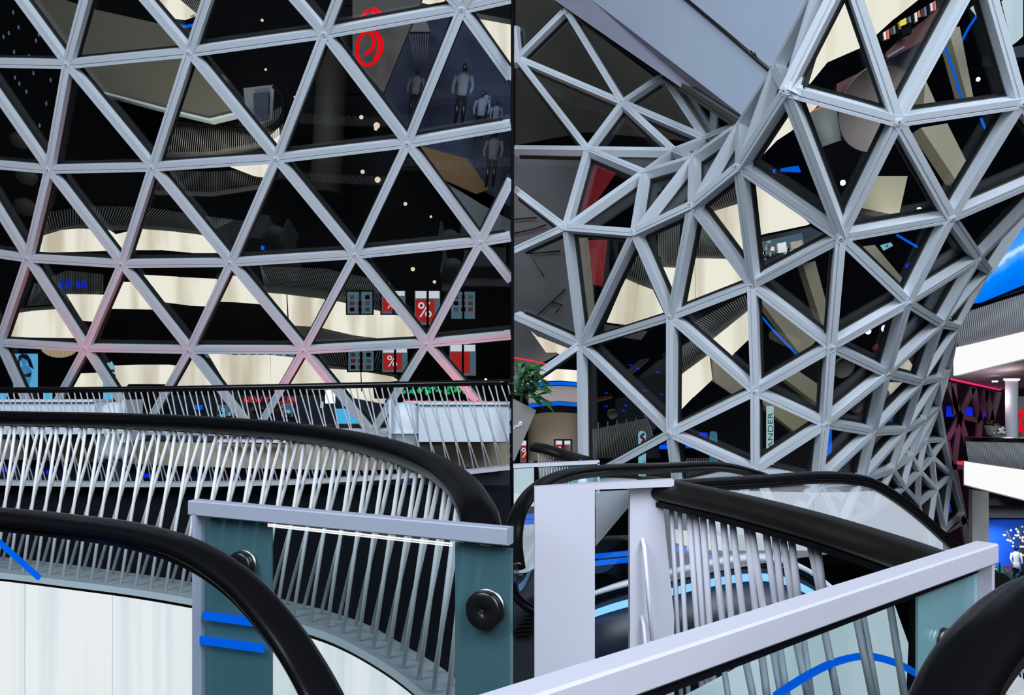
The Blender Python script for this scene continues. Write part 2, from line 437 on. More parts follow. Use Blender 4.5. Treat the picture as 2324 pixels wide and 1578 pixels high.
NR = dict(
    U0=(1150, -90, 13.0), U1=(1283, 20, 12.6), U2=(1173, 130, 13.2), U3=(1411, 231, 12.2), U4=(1503, 169, 11.9),
    U5=(1332, 336, 11.6), U6=(1597, 311, 10.8), U7=(1527, 338, 11.0),
    R0=(1858, -50, 6.9), R1=(1753, 152, 7.7), R2=(1672, 281, 8.6), R3=(1569, 355, 9.4), R4=(1459, 388, 10.2),
    N1=(1780, 206, 6.9), N2=(1672, 378, 7.8), N3=(1567, 465, 8.5), N4=(1436, 527, 9.3), M1=(1281, 515, 10.4),
    La=(1041, 332, 12.8), Lb=(1000, 645, 12.0), Lc=(1060, 960, 11.4), P1=(1314, 784, 10.8), P2=(1318, 1095, 10.8),
    Q1=(1520, 720, 9.3), S1=(1705, 649, 8.6), T1=(1909, 542, 7.8), W1=(1921, -76, 6.4), V1=(2040, 277, 7.0),
    X1=(2233, -79, 6.6), Y1=(2322, 236, 7.2), Y2=(2424, 384, 7.9), Y0=(2520, 60, 7.0), Z1=(2162, 497, 7.8),
    A1=(2226, 589, 8.8), A2=(2248, 618, 10.0), A3=(2390, 400, 9.6), B1=(2064, 690, 8.3), B2=(2141, 738, 9.2), B3=(2178, 745, 10.4),
    C1=(1888, 790, 8.5), C2=(2017, 851, 9.0), C3=(2095, 870, 9.9), C4=(2137, 860, 11.0), C5=(2158, 842, 12.0),
    D1=(1713, 890, 9.0), D2=(1876, 964, 9.0), D3=(1986, 983, 9.6), D4=(2059, 979, 10.5), D5=(2102, 955, 11.4), D6=(2135, 925, 12.3),
    E1=(1519, 985, 9.6), F1=(1713, 1070, 9.3), F2=(1861, 1100, 9.3), F3=(1962, 1092, 9.9), F4=(2030, 1068, 10.7),
    F5=(2073, 1037, 11.6), F6=(2105, 1002, 12.6), F7=(2147, 998, 13.6), G1=(1534, 1110, 9.9), G5=(2091, 1071, 12.2),
    G6=(2120, 1039, 13.2), G4=(2056, 1108, 11.5), H7=(2163, 1079, 14.6), H6=(2128, 1111, 13.6), H5=(2089, 1145, 12.6),
    I7=(2187, 1166, 15.4), I6=(2148, 1204, 14.4), G3=(1985, 1165, 10.6), I5=(2110, 1245, 13.2),
    K1=(1640, 1205, 9.7), K2=(1786, 1206, 9.3), K3=(1915, 1202, 9.7))
ER = [e.split('-') for e in """U1-U2 U1-U3 U2-U3 U2-U5 U3-U4 U3-U5 U3-U7 U3-U6 U4-U6 U5-U7 U5-R4 U7-R4 U7-R3 U6-U7 U6-R3 U6-R2 U5-M1 U5-La U2-La
M1-R4 M1-N4 M1-La M1-Lb M1-P1 P1-Lb P1-Lc P1-N4 P1-Q1 P1-P2 P1-E1 N4-R4 N4-R3 N4-N3 N4-Q1 N3-R3 N3-R2 N3-N2 N3-Q1 N3-S1
N2-R2 N2-R1 N2-N1 N2-S1 N2-T1 N1-R1 N1-R0 N1-W1 N1-V1 N1-T1 R0-R1 R1-R2 R2-R3 R3-R4 R0-W1 W1-V1 V1-X1 V1-Y1 V1-T1 V1-Z1 W1-X1 X1-Y1
Y1-Z1 Y1-Y2 Y1-Y0 Y2-Z1 Y2-A1 A1-Z1 A1-A2 A2-A3 Y2-A3 T1-Z1 T1-S1 T1-B1 T1-C1 Z1-B1 A1-B1 A1-B2 A2-B2 B1-B2 B2-B3 A2-B3 S1-Q1 S1-D1 S1-C1
Q1-D1 Q1-E1 D1-E1 C1-D1 C1-D2 C1-B1 C1-C2 B1-C2 B2-C2 B2-C3 B3-C3 B3-C4 C2-C3 C3-C4 C4-C5 B3-C5 D1-D2 C2-D2 C2-D3 C3-D3 C3-D4 C4-D4 C4-D5
C5-D6 C4-D6 D2-D3 D3-D4 D4-D5 D5-D6 E1-P2 E1-G1 E1-F1 D1-F1 D2-F1 D2-F2 D3-F2 D3-F3 D4-F3 D4-F4 D5-F4 D5-F5 D6-F5 D6-F6 D6-F7 F6-F7
G1-P2 G1-F1 F1-F2 F2-F3 F3-F4 F4-F5 F5-F6 F7-H7 F6-G6 F7-G6 F6-G5 F5-G5 F5-G4 F4-G4 G5-G6 G4-G5 G6-H7 G6-H6 G5-H6 G5-H5 G4-H5 H7-H6 H6-H5
H7-I7 H7-I6 H6-I6 I7-I6 H5-I5 I5-I6 H6-I5 F4-G3 F3-G3 F2-G3 G4-G3 G1-K1 F1-K1 F1-K2 F2-K2 F2-K3 F3-K3 K1-K2 K2-K3 G3-K3 U1-U4 U4-R2 U0-U1 U0-U2""".split()]
ER = [tuple(e) for e in ER]
wall_right = sroot('wall_right', P(1713, 890, 9.0))
gridshell(wall_right, NR, ER, 0.092, 0.13, 0.025, 1, thin={('U1', 'U4'), ('U4', 'R2'), ('U0', 'U1')}, far=lambda A, B: 0.74 if min(A.y, B.y) > 9.8 and min(A.x, B.x) > 4.2 else (0.88 if min(A.y, B.y) > 9.0 and min(A.x, B.x) > 3.8 else 1.0))

# dark corner post where the two glass walls meet
mb = MB(); mb.box(P(1163.5, 470, 9.9), 0.036, 0.14, 6.6)
struct('trim_1', mb, M['black'])

# ceiling slab above the funnel, with its pale edge band
def planepx(a, b, c):                              # depth of the plane through three placed points, for any pixel
    A, B, C = P(*a), P(*b), P(*c); n = (B - A).cross(C - A)
    def f(x, y):
        d = Vector(((x - CX) / F, 1, -(y - HZ) / F)); return P(x, y, n.dot(A - EYE) / n.dot(d))
    return f
cp = planepx((1338, -4, 12.4), (1684, 262, 9.95), (1800, 60, 9.4))
ceil_pts = [cp(*q) for q in ((1338, -4), (1420, -90), (1700, -230), (1860, -60), (1770, 120), (1684, 262))]
mb = MB(); mb.prism(ceil_pts, (0, 0.4, 0.5)); struct('ceiling', mb, M['ceil'])
mb = MB()
e1 = [P(1130, -160, 13.9), cp(1338, -4), cp(1684, 262)]; e1[0] = cp(1338, -4) + (cp(1338, -4) - cp(1684, 262)) * .55
e2 = PP((1240, -12, 12.7), (1262, 3, 12.6), (1673, 287, 10.2)); e2[0] = e2[1] + (e2[1] - e2[2]) * .5
for i in range(2): mb.prism([e1[i], e1[i + 1], e2[i + 1], e2[i]], (0, 0.25, 0.3))
struct('trim_2', mb, M['ceilside'])
mb = MB(); up3 = Vector((0, -.03, -.02)); mb.tube([cp(1545, -12) + up3, cp(1650, 76) + up3, cp(1752, 164) + up3], 0.022, 6)
for x, y in ((1706, 122), (1713, 126)): mb.tube([cp(x + 6, y + 8) + up3 * 1.5, cp(x, y) + up3 * 2, cp(x - 3, y - 8) + up3], 0.009, 6)
struct('cable_pipe', mb, M['pipe'])  # thin cable pipe with hooks under the ceiling slab
# ------------------------------------------------------------------ floor far below the gallery
mb = MB(); mb.box((0, 14, -6.2), 60, 44, 0.2); struct('floor', mb, M['dark'])

def rodpair(mb, a, b, r, seg=6): mb.tube([a, b], r, seg)
RAILPROF = [(0.062 * math.cos(a) * (1 if math.sin(a) > -0.2 else .86), 0.046 * math.sin(a)) for a in [2 * math.pi * i / 20 for i in range(20)]]

# ------------------------------------------------------------------ left half: the curved balcony in front
bal = thing('curved_balustrade', 'near curved balustrade of crossed white rods with black handrail above a glowing white fascia', 'railing', P(560, 1382, 4.1))
zb = -1.08
front = smooth([G(x, y, zb) for x, y in ((-140, 1288), (0, 1300), (150, 1318), (300, 1337), (440, 1360), (560, 1384), (704, 1424), (782, 1454), (865, 1500), (921, 1539), (965, 1577), (1010, 1632), (1040, 1690), (1062, 1770))], 4)
back = smooth([G(x, y, zb) for x, y in ((-140, 1252), (0, 1264), (150, 1281), (300, 1301), (440, 1322), (560, 1341), (663, 1366), (754, 1390), (838, 1420), (921, 1467), (1004, 1517), (1060, 1565), (1102, 1620), (1135, 1690))], 4)
rail = smooth(PP((-140, 946, 5.3), (0, 950, 5.1), (200, 954, 4.83), (400, 961, 4.53), (600, 974, 4.17), (750, 993, 3.83), (880, 1021, 3.45), (980, 1058, 3.1), (1043, 1102, 2.8), (1080, 1156, 2.55), (1092, 1200, 2.45), (1094, 1245, 2.4)), 5)
pf, pb, pr = Path(front), Path(back), Path(rail)
n = 60; top = []; 
vf = [pf.at(pf.len * i / n) for i in range(n + 1)]; vb = [pb.at(pb.len * i / n) for i in range(n + 1)]
def strip(mb, A, B, m=0, sm=True):
    k = len(A); mb.add(A + B, [[i, i + 1, k + i + 1, k + i] for i in range(k - 1)], m, sm)
mb = MB(); dz = Vector((0, 0, -1))
strip(mb, vf, vb, 0); strip(mb, [p + dz * .035 for p in vf], vf, 1); strip(mb, [p + dz * .035 for p in vf], [p + dz * .035 + (q - p) * .1 for p, q in zip(vf, vb)], 2)
strip(mb, [p + dz * .035 + (q - p) * .1 for p, q in zip(vf, vb)], [p + dz * .06 + (q - p) * .1 for p, q in zip(vf, vb)], 2)
strip(mb, vb, [p + dz * .3 for p in vb], 2)
obj('ledge', mb, [M['ledge'], M['lip'], M['black']], bal)
inset = [p + (q - p) * .06 + dz * .062 for p, q in zip(vf, vb)]
seams = [0, 9, 18, 26, 33, 41, 50, 60]
for a, b in zip(seams, seams[1:]):                   # one backlit sheet between each pair of joints
    mb = MB(); A = inset[a:b + 1]
    A = [A[0].lerp(A[1], .035)] + A[1:-1] + [A[-1].lerp(A[-2], .035)]
    strip(mb, A, [p + dz * 1.9 for p in A]); Q = [p + (q - p) * .05 for p, q in zip(A, [vb[min(a + i, n)] for i in range(len(A))])]
    strip(mb, Q, [p + dz * 1.9 for p in Q]); strip(mb, A, Q); obj('light_panel', mb, M['lit'], bal)
mb = MB(); Q = [p + (q - p) * .1 for p, q in zip(inset, vb)]; strip(mb, Q, [p + dz * 1.95 for p in Q])
obj('panel_backing', mb, M['lip'], bal)
mb = MB(); mb.sweep(rail, RAILPROF, up=Vector((0, 0, 1)))
obj('handrail', mb, M['softrail'], bal)
# rods: two rows that lean by different amounts
xy = lambda a, b: (a.x - b.x) ** 2 + (a.y - b.y) ** 2
Lm = Path([a.lerp(b, .5) for a, b in zip(vf, vb)])
s = 0.03
while s < pf.len - .45:
    g = s / pf.len; step = .106 + .056 * g * g
    for (u, lean, ds) in ((.22, .165 + .08 * g, 0.0), (.74, .30 + .09 * g, .5 * step)):
        t = (s + ds) / pf.len * n; i = int(t)
        if i >= n: continue
        a = vf[i].lerp(vf[i + 1], t - i).lerp(vb[i].lerp(vb[i + 1], t - i), u)
        m_ = Lm.at((s + ds) / pf.len * Lm.len + lean * Lm.len / pf.len)
        # rail point at the same plan position along the curve
        j = min(range(len(rail) - 1), key=lambda j: xy(rail[j].lerp(rail[j + 1], .5), m_))
        A, B = rail[j], rail[j + 1]; ab = B - A; tt = ((m_ - A).x * ab.x + (m_ - A).y * ab.y) / (ab.x ** 2 + ab.y ** 2)
        b = A.lerp(B, max(0, min(1, tt))) + dz * .03
        mb = MB(); mb.tube([a, b], .0092, 7); obj('rod', mb, M['rod'], bal)
    s += step
# the dark glossy void wall behind that balcony
mb = MB(); A = smooth(PP((-200, 1250, 8.75), (200, 1250, 8.7), (600, 1250, 8.65), (900, 1250, 8.6), (1160, 1250, 8.55)), 4)
strip(mb, [Vector((p.x, p.y, P(0, 1101, 8.6).z)) for p in A], [Vector((p.x, p.y, -6)) for p in A]); 
tag(obj('void_cladding', mb, M['blackgloss']), 'black glossy cladding below the far balustrade, behind the near crossed rods', 'cladding')

# ------------------------------------------------------------------ far balustrade across the void
fb = thing('far_balustrade', 'far balustrade of thin leaning white rods with slim black handrail before the glass wall', 'railing', P(600, 1096, 8.5))
fr = smooth(PP((-120, 887, 8.7), (0, 886, 8.65), (300, 884, 8.6), (600, 879, 8.5), (900, 873, 8.45), (1157, 868, 8.4)), 6)
fbase = smooth(PP((-120, 1088, 8.7), (0, 1095, 8.65), (300, 1099, 8.6), (600, 1096, 8.5), (800, 1087, 8.45), (1030, 1073, 8.4), (1157, 1060, 8.4)), 6)
mb = MB(); mb.tube(fr, .030, 8); obj('handrail', mb, M['rail'], fb)
mb = MB(); mb.sweep(fbase, [(-.10, -.02), (.10, -.02), (.10, .018), (-.10, .018)], sm=False); obj('base_rail', mb, M['rod2'], fb)
p1, p2 = Path(fr), Path(fbase); s = 0
while s < p2.len + .30:
    for lean, ds in ((.17, 0), (.29, .05)):
        e = s + ds; a = p2.at(e) + (Vector((e - p2.len, 0, 0)) if e > p2.len else Vector()); te = e - lean
        if te < 0 or te > p2.len: continue
        b = p1.at(te / p2.len * p1.len) + dz * .02
        if a.x > -.02: a = b.lerp(a, (b.x + .02) / (b.x - a.x)) if b.x < -.03 else b
        if (a - b).length < .05: continue
        mb = MB(); mb.tube([a, b], .0075, 6); obj('rod', mb, M['rod2'], fb)
    s += .128

# ------------------------------------------------------------------ glass panel in a grey metal frame
gp = thing('framed_glass_panel', 'grey metal framed glass panel with teal frosted edges in front of the near curved balustrade', 'glass panel', P(800, 1560, 2.2))
TL, TR = P(452, 1152, 2.38), P(1158, 1217, 2.02)
ax = (TR - TL).normalized(); nrm = Vector((ax.y, -ax.x, 0)).normalized()
if nrm.y > 0: nrm = -nrm
ax0 = Vector((ax.x, ax.y, 0)).normalized()
def gpx(x, y):                                       # point of the panel plane seen at x, y
    d = Vector(((x - CX) / F, 1, -(y - HZ) / F)); t = (TL - EYE).dot(nrm) / d.dot(nrm); return EYE + d * t
BV = [(-.021, -.018), (-.018, -.021), (.018, -.021), (.021, -.018), (.021, .018), (.018, .021), (-.018, .021), (-.021, .018)]
mb = MB(); mb.sweep([TL - ax * .021, TR], BV, sm=False); obj('top_bar', mb, M['framebar'], gp)
mb = MB(); q = TL + ax0 * 0.0; mb.beam(q + dz * .015, q + dz * 1.3, nrm, [(-.006, -.021), (.006, -.021), (.006, .021), (-.006, .021)])
obj('frame_post', mb, M['framebar'], gp)
def gquad(x0, y0, x1, y1, x2, y2, x3, y3, off, t):
    mb = MB(); mb.prism([gpx(x0, y0) - nrm * off, gpx(x1, y1) - nrm * off, gpx(x2, y2) - nrm * off, gpx(x3, y3) - nrm * off], -nrm * t); return mb
obj('glass_pane', gquad(458, 1168, 1158, 1240, 1158, 1760, 458, 1760, .0, .008), M['clear'], gp)
o = obj('frosted_strip', gquad(460, 1168, 610, 1186, 610, 1760, 460, 1760, .012, .006), M['tealglass'], gp)
o = obj('frosted_strip', gquad(1028, 1232, 1158, 1248, 1158, 1760, 1028, 1760, .012, .006), M['tealglass'], gp)
mb = MB(); mb.beam(gpx(610, 1190) + nrm * .002, gpx(1028, 1234) + nrm * .002, nrm, [(-.002, 0), (.002, 0), (.002, .003), (-.002, .003)])
mb.beam(gpx(610, 1194) + nrm * .002, gpx(1028, 1239) + nrm * .002, nrm, [(-.0015, 0), (.0015, 0), (.0015, .003), (-.0015, .003)])
obj('glass_edge_glow', mb, M['litcool'], gp)  # bright glass edge, its highlight put in as emission
for x, y, r in ((1103, 1383, .047), (552, 1283, .040)):
    c = gpx(x, y); mb = MB(); mb.lathe(c - nrm * .006, [(0, .028), (r * .12, .028), (r * .14, .030), (r * .9, .030), (r, .026), (r, 0)], 28, 0, nrm)
    mb.lathe(c - nrm * .006, [(r * 1.07, .002), (r * 1.07, .004), (r, .006)], 28, 1, nrm); mb.lathe(c, [(0, .0255), (r * .13, .0255)], 12, 1, nrm)
    obj('standoff_button', mb, [M['steeldark'], M['chrome']], gp)
for x0, y0, x1, y1 in ((463, 1397, 608, 1416), (449, 1451, 600, 1472)):  # blue reflections, set on the glass as glowing bars
    mb = MB(); mb.beam(gpx(x0, y0) + nrm * .001, gpx(x1, y1) + nrm * .001, nrm, [(-.0115, 0), (.0115, 0), (.0115, .004), (-.0115, .004)])
    tag(obj('blue_light_strip', mb, M['blue']), 'short blue reflection bar, the %s of two on the teal panel edge' % ('upper' if y0 < 1420 else 'lower'), 'light strip', 'blue reflections on the teal panel')

# ------------------------------------------------------------------ moving handrail of the nearest escalator
es = thing('escalator_handrail', 'thick glossy black escalator handrail sweeping down at the lower left over clear glass', 'escalator handrail', P(520, 1420, 1.6))
hr = smooth(PP((-120, 1165, 2.05), (0, 1174, 1.98), (150, 1189, 1.9), (300, 1210, 1.8), (430, 1249, 1.70), (540, 1319, 1.6), (630, 1418, 1.5), (690, 1506, 1.43), (740, 1600, 1.36), (790, 1720, 1.3)), 6)
HP = [(.034 * math.copysign(abs(math.cos(a)) ** .7, math.cos(a)), .0165 * math.copysign(abs(math.sin(a)) ** .7, math.sin(a))) for a in [2 * math.pi * i / 24 for i in range(24)]]
mb = MB()
for i in range(1): mb.sweep(hr, HP, up=Vector((.25, -.35, 1)).normalized())
obj('handrail', mb, M['rail'], es)
mb = MB(); low = [p + dz * .03 for p in hr]
mb.sweep([p + dz * .022 for p in hr], [(-.02, -.008), (.02, -.008), (.02, .008), (-.02, .008)], sm=False); obj('handrail_track', mb, M['steeldark'], es)
mb = MB(); strip(mb, low, [Vector((p.x, p.y, EYE.z - 1.15)) for p in low]); obj('glass_balustrade', mb, M['clear'], es)
mb = MB(); mb.beam(P(-30, 1203, 1.85), P(92, 1312, 1.75), Vector((0, -1, 0)), [(-.005, 0), (.005, 0), (.005, .006), (-.005, .006)])
tag(obj('blue_light_strip', mb, M['blue']), 'blue light line slanting across the near glass at the left edge', 'light strip')

# ------------------------------------------------------------------ white air ducts and the storey behind the far balustrade
for lab, bx, ex, y0, y1, side in (('left', (-80, 215), 240, 912, 986, 1), ('right', (950, 1156), 915, 918, 1003, -1)):
    d = 10.2
    t = thing('air_duct', 'white box duct with a round elbow hanging down, at the %s behind the far balustrade' % ('left' if side > 0 else 'right'), 'duct', P(ex, 960, d), 'white ducts behind the far balustrade')
    mb = MB(); mb.prism(PP((bx[0], y0, d), (bx[1], y0, d), (bx[1], y1, d), (bx[0], y1, d)), (0, .45, 0)); mb.box(P((bx[0] + bx[1]) / 2, y0 - 2, d) + Vector((0, .2, 0)), (bx[1] - bx[0]) * d / F, .5, .03)
    obj('box_duct', mb, M['duct'], t)
    r = 36 * d / F; c = P(ex, 960, d) + Vector((0, .25, 0)); mb = MB()
    pts = [c + Vector((-side * r * 1.15, 0, .02))] + [c + Vector((-side * r * 1.15 * math.cos(a), 0, .02 + r * 0.9 * math.sin(a) * .35)) for a in (.7, 1.2)] + [c + Vector((side * r * .05, 0, -.02)), c + Vector((side * r * .05, 0, -.15))]
    mb.lathe(c, [(0, r * 1.3), (r * .5, r * 1.25), (r * .85, r * .95), (r * 1.05, r * .4), (r * 1.05, -r * .6)], 20); obj('elbow', mb, M['duct'], t)
    mb = MB(); mb.lathe(c, [(r * 1.06, -r * .58), (r * 1.2, -r * .6), (r * 1.2, -r * .72), (r * 1.06, -r * .74), (r * 1.0, -r * 1.9), (r * .82, -r * 2.35), (0, -r * 2.35)], 20); obj('outlet', mb, M['duct'], t)
    mb = MB(); mb.lathe(c, [(r * .6, -r * 2.3), (r * .6, -(c.z + 6.1))], 16); obj('support_post', mb, M['navy'], t)
    mb = MB(); e = MB(); x_ = bx[1] + 68 if side > 0 else bx[0] - 68
    mb.prism(PP((x_, 908, d - .02), (x_ + side * -6, 908, d - .02), (x_ + side * -6, 1005, d - .02), (x_, 1005, d - .02)), (0, .5, 0)); obj('flange', mb, M['duct'], t)
mb = MB(); A = [P(x, 1000, 11.0) for x in (-200, 300, 700, 1157)]
def vstrip(mb, xs, ytop, ybot, d, t=.12):
    for i in range(len(xs) - 1):
        mb.prism(PP((xs[i], ytop[i], d[i]), (xs[i + 1], ytop[i + 1], d[i + 1]), (xs[i + 1], ybot[i + 1], d[i + 1]), (xs[i], ybot[i], d[i])), (0, t, 0))
xs = (-160, 150, 400, 600, 800, 1000, 1157)
mb = MB(); vstrip(mb, xs, (992, 994, 1000, 1004, 1006, 1004, 1001), (1040, 1046, 1058, 1064, 1068, 1064, 1058), [11.2] * 7)
tag(obj('storey_fascia', mb, M['beige']), 'long beige floor fascia seen behind the far balustrade rods', 'fascia')
mb = MB(); vstrip(mb, xs, (984, 986, 990, 992, 994, 992, 990), (992, 994, 1000, 1004, 1006, 1004, 1001), [11.15] * 7); vstrip(mb, xs, (1040, 1046, 1058, 1064, 1068, 1064, 1058), [1140] * 7, [11.6] * 7)
struct('trim_3', mb, M['navy'])
# ------------------------------------------------------------------ right half: white framed glass panel close to the camera
wf = thing('white_framed_panel', 'nearest white framed glass panel rising diagonally across the lower right corner', 'glass panel', P(2200, 1400, 1.95))
A, B = P(2232, 1256, 2.0), P(1070, 1648, 1.0)
ax = (A - B).normalized(); hn = Vector((-ax.y, ax.x, 0)).normalized()
if hn.y > 0: hn = -hn
mb = MB(); BV2 = [(-.026, -.020), (-.022, -.024), (.022, -.024), (.026, -.020), (.026, .020), (.022, .024), (-.022, .024), (-.026, .020)]
mb.sweep([A + ax * .02, B], BV2, sm=False); obj('top_bar', mb, M['white'], wf)
def fpx(x, y, off=0):
    d = Vector(((x - CX) / F, 1, -(y - HZ) / F)); t = (A - hn * off - EYE).dot(hn) / d.dot(hn); return EYE + d * t
mb = MB(); q = A + ax * .005; mb.beam(q + dz * .01, q + dz * .9, hn, [(-.008, -.02), (.008, -.02), (.008, .02), (-.008, .02)]); obj('frame_post', mb, M['white'], wf)
def fquad(pts, off, t): mb = MB(); mb.prism([fpx(x, y, off) for x, y in pts], -hn * t); return mb
mb = MB(); mb.beam(fpx(1440, 1588), fpx(2218, 1291), hn, [(-.0085, -.01), (.0085, -.01), (.0085, .004), (-.0085, .004)]); obj('glass_seal', mb, M['blackgloss'], wf)
obj('glass_pane', fquad(((1490, 1540), (2222, 1285), (2222, 1900), (1490, 1900)), 0, .008), M['clear'], wf)
obj('frosted_strip', fquad(((2084, 1335), (2222, 1288), (2222, 1900), (2084, 1900)), .012, .006), M['tealglass2'], wf)
c = fpx(2152, 1462); mb = MB(); r = .034; mb.lathe(c - hn * .02, [(0, .045), (r * .9, .045), (r, .04), (r, 0)], 24, 0, hn); mb.lathe(c, [(r * 1.05, .0), (r * 1.05, .006), (r * .9, .008)], 24, 1, hn)
obj('standoff_button', mb, [M['steeldark'], M['chrome']], wf)
k = 0
for x, y, wd in ((1512, 1516, 26), (1610, 1478, 30), (1700, 1443, 60), (1758, 1421, 22), (1830, 1395, 70), (1906, 1366, 72), (1990, 1336, 50), (2052, 1314, 30)):
    mb = MB(); p, q = fpx(x, y - 4), fpx(x + wd, y - 4 - wd * .36); mb.beam(p, q, hn, [(-.006, -.012), (.006, -.012), (.006, .006), (-.006, .006)]); obj('glazing_clip', mb, M['white'], wf)

# backlit white fascia with vertical rods, their backlit shade given as grey, seen through that glass
lf = thing('lit_fascia', 'pale backlit fascia behind the nearest white framed glass, lower right', 'fascia', P(1850, 1560, 2.9))
mb = MB(); pts = PP((1470, 1650, 2.6), (1640, 1560, 2.7), (1800, 1470, 2.85), (1930, 1418, 3.0), (2030, 1372, 3.15), (2062, 1462, 3.1), (2050, 1700, 3.0), (1500, 1900, 2.7))
mb.prism(pts, (0, .08, 0)); obj('light_panel', mb, M['litblue'], lf)
mb = MB(); mb.tube(smooth(PP((1760, 1580, 2.3), (1830, 1535, 2.35), (1900, 1502, 2.42), (1970, 1490, 2.5), (2040, 1508, 2.6), (2100, 1542, 2.7)), 5), .011, 8)
for i, (x0, y0, x1, y1) in enumerate(((1640, 1500, 1662, 1640), (1690, 1490, 1722, 1640), (1728, 1480, 1748, 1640), (1752, 1470, 1782, 1640), (1768, 1460, 1794, 1640), (1806, 1450, 1846, 1640), (1824, 1448, 1850, 1640), (1870, 1425, 1912, 1640), (1942, 1395, 1992, 1640), (1960, 1400, 2002, 1640), (2018, 1362, 2062, 1640))):
    m2 = MB(); m2.tube(PP((x0, y0, 2.45), (x1, y1, 2.35)), .0115 if i % 3 else .009, 8); obj('rod', m2, M['ledge'], lf)
tag(obj('blue_light_strip', mb, M['blue']), 'blue light line bowed behind the nearest white framed glass', 'light strip')

# ------------------------------------------------------------------ curved rod balustrade running away from the camera
rb = thing('rod_balustrade', 'white rod balustrade with broad black satin handrail and white end panels, lower right', 'railing', P(1650, 1420, 2.8))
hrl = smooth(PP((1444, 1112, 3.35), (1475, 1112, 3.30), (1560, 1128, 3.16), (1700, 1160, 2.93), (1850, 1200, 2.70), (2000, 1247, 2.50), (2120, 1290, 2.33), (2250, 1345, 2.17)), 5)
scl = [min(1, .45 + .55 * i / 4) for i in range(len(hrl))]
mb = MB(); mb.sweep(hrl, [(.076 * math.copysign(abs(math.cos(a)) ** .85, math.cos(a)), (.052 if math.sin(a) > 0 else .040) * math.sin(a)) for a in [2 * math.pi * i / 24 for i in range(24)]], scale=scl)
obj('handrail', mb, M['satin2'], rb)
mb = MB(); mb.sweep([p + dz * .040 for p in hrl[2:]], [(-.062, -.010), (.062, -.010), (.062, .010), (-.062, .010)], sm=False); obj('rail_lip', mb, M['rail'], rb)
mb = MB(); mb.prism(PP((1213, 1106, 3.15), (1350, 1098, 3.15), (1350, 1720, 3.15), (1213, 1720, 3.15)), (0, .05, 0)); mb.prism(PP((1350, 1098, 3.15), (1530, 1089, 3.15), (1530, 1105, 3.15), (1350, 1112, 3.15)), (0, .05, 0))
obj('end_panel', mb, M['white'], rb)
mb = MB(); mb.prism(PP((1430, 1105, 3.2), (1500, 1105, 3.2), (1530, 1400, 3.2), (1530, 1720, 3.2), (1430, 1720, 3.2)), (0, .05, 0)); obj('end_panel', mb, M['white'], rb)
rr = [(1452, 1128, 1481, 1460), (1469, 1128, 1489, 1470), (1496, 1128, 1513, 1470), (1522, 1138, 1540, 1470), (1541, 1145, 1557, 1470), (1562, 1150, 1585, 1450), (1577, 1160, 1598, 1440), (1594, 1165, 1612, 1440), (1612, 1170, 1640, 1420),
      (1640, 1180, 1661, 1420), (1660, 1187, 1687, 1410), (1693, 1197, 1716, 1400), (1703, 1200, 1734, 1400), (1736, 1210, 1762, 1385), (1757, 1215, 1777, 1385), (1774, 1225, 1800, 1375), (1795, 1230, 1812, 1370), (1836, 1240, 1862, 1350), (1853, 1245, 1868, 1345)]
for i, (x0, y0, x1, y1) in enumerate(rr):
    d = 3.30 - (x0 - 1475) * .0016; f = 1.4
    mb = MB(); a, b = P(x0, y0 - 18, d), P(x0 + (x1 - x0) * f, y0 + (y1 - y0) * f, d + .02)
    mb.tube([a, b], (.0125 if i > 4 else .0095), 8); obj('rod', mb, M['rodlav'], rb)
for x, y in ((1458, 1224), (1457, 1400)):            # rod ends that meet the panel face
    mb = MB(); mb.tube(PP((x, y, 3.2), (x + 4, y + 18, 3.17), (x + 22, y + 230, 3.14)), .008, 8); obj('rod', mb, M['rodlav'], rb)

# ------------------------------------------------------------------ escalator handrails behind it
HP2 = [(.040 * math.cos(a), .020 * math.sin(a)) for a in [2 * math.pi * i / 16 for i in range(16)]]
def escal(label, pts, glassmat, drop, d0, n=5):
    t = thing('escalator', label, 'escalator', P(*pts[len(pts) // 2]))
    c = smooth(PP(*pts), n); mb = MB(); mb.sweep(c, HP2, up=Vector((0, -.3, 1))); obj('handrail', mb, M['rail'], t)
    mb = MB(); mb.sweep([p + dz * .03 for p in c], [(-.012, -.012), (.012, -.012), (.012, .012), (-.012, .012)], sm=False); obj('handrail_track', mb, M['chrome'], t)
    mb = MB(); strip(mb, [p + dz * .03 for p in c], [Vector((p.x, p.y, min(p.z - .1, P(0, drop, d0).z))) for p in c]); obj('glass_balustrade', mb, glassmat, t); return t
re_ = escal('rear escalator with thin black handrail arcing up from the corner post',
      [(1172, 1290, 3.6), (1166, 1230, 3.7), (1175, 1170, 3.8), (1205, 1120, 4.0), (1250, 1088, 4.2), (1310, 1070, 4.4), (1400, 1062, 4.7), (1520, 1058, 5.1), (1620, 1055, 5.4), (1690, 1066, 5.6), (1760, 1090, 5.8), (1830, 1128, 6.0)], M['clear'], 1330, 4.6)
escal('escalator with black handrail bowing over glass with a painted pale reflection in front of the lower facade',
      [(1480, 1104, 3.7), (1560, 1098, 3.9), (1724, 1089, 4.2), (1850, 1080, 4.4), (1920, 1082, 4.5), (1975, 1092, 4.6), (2030, 1122, 4.7), (2090, 1168, 4.8), (2165, 1236, 4.9), (2245, 1305, 5.0), (2330, 1380, 5.1)], M['reflglass'], 1262, 4.4)
mb = MB()
mb.tube(smooth(PP((1166, 1330, 3.55), (1172, 1352, 3.5), (1190, 1372, 3.45), (1222, 1392, 3.4)), 4), .02, 8)
obj('handrail_return', mb, M['rail'], re_)
obj('end_glass', pxprism([(1352, 1116), (1428, 1113), (1428, 1150), (1352, 1240)], .01, 3.4), M['reflglass'], re_)
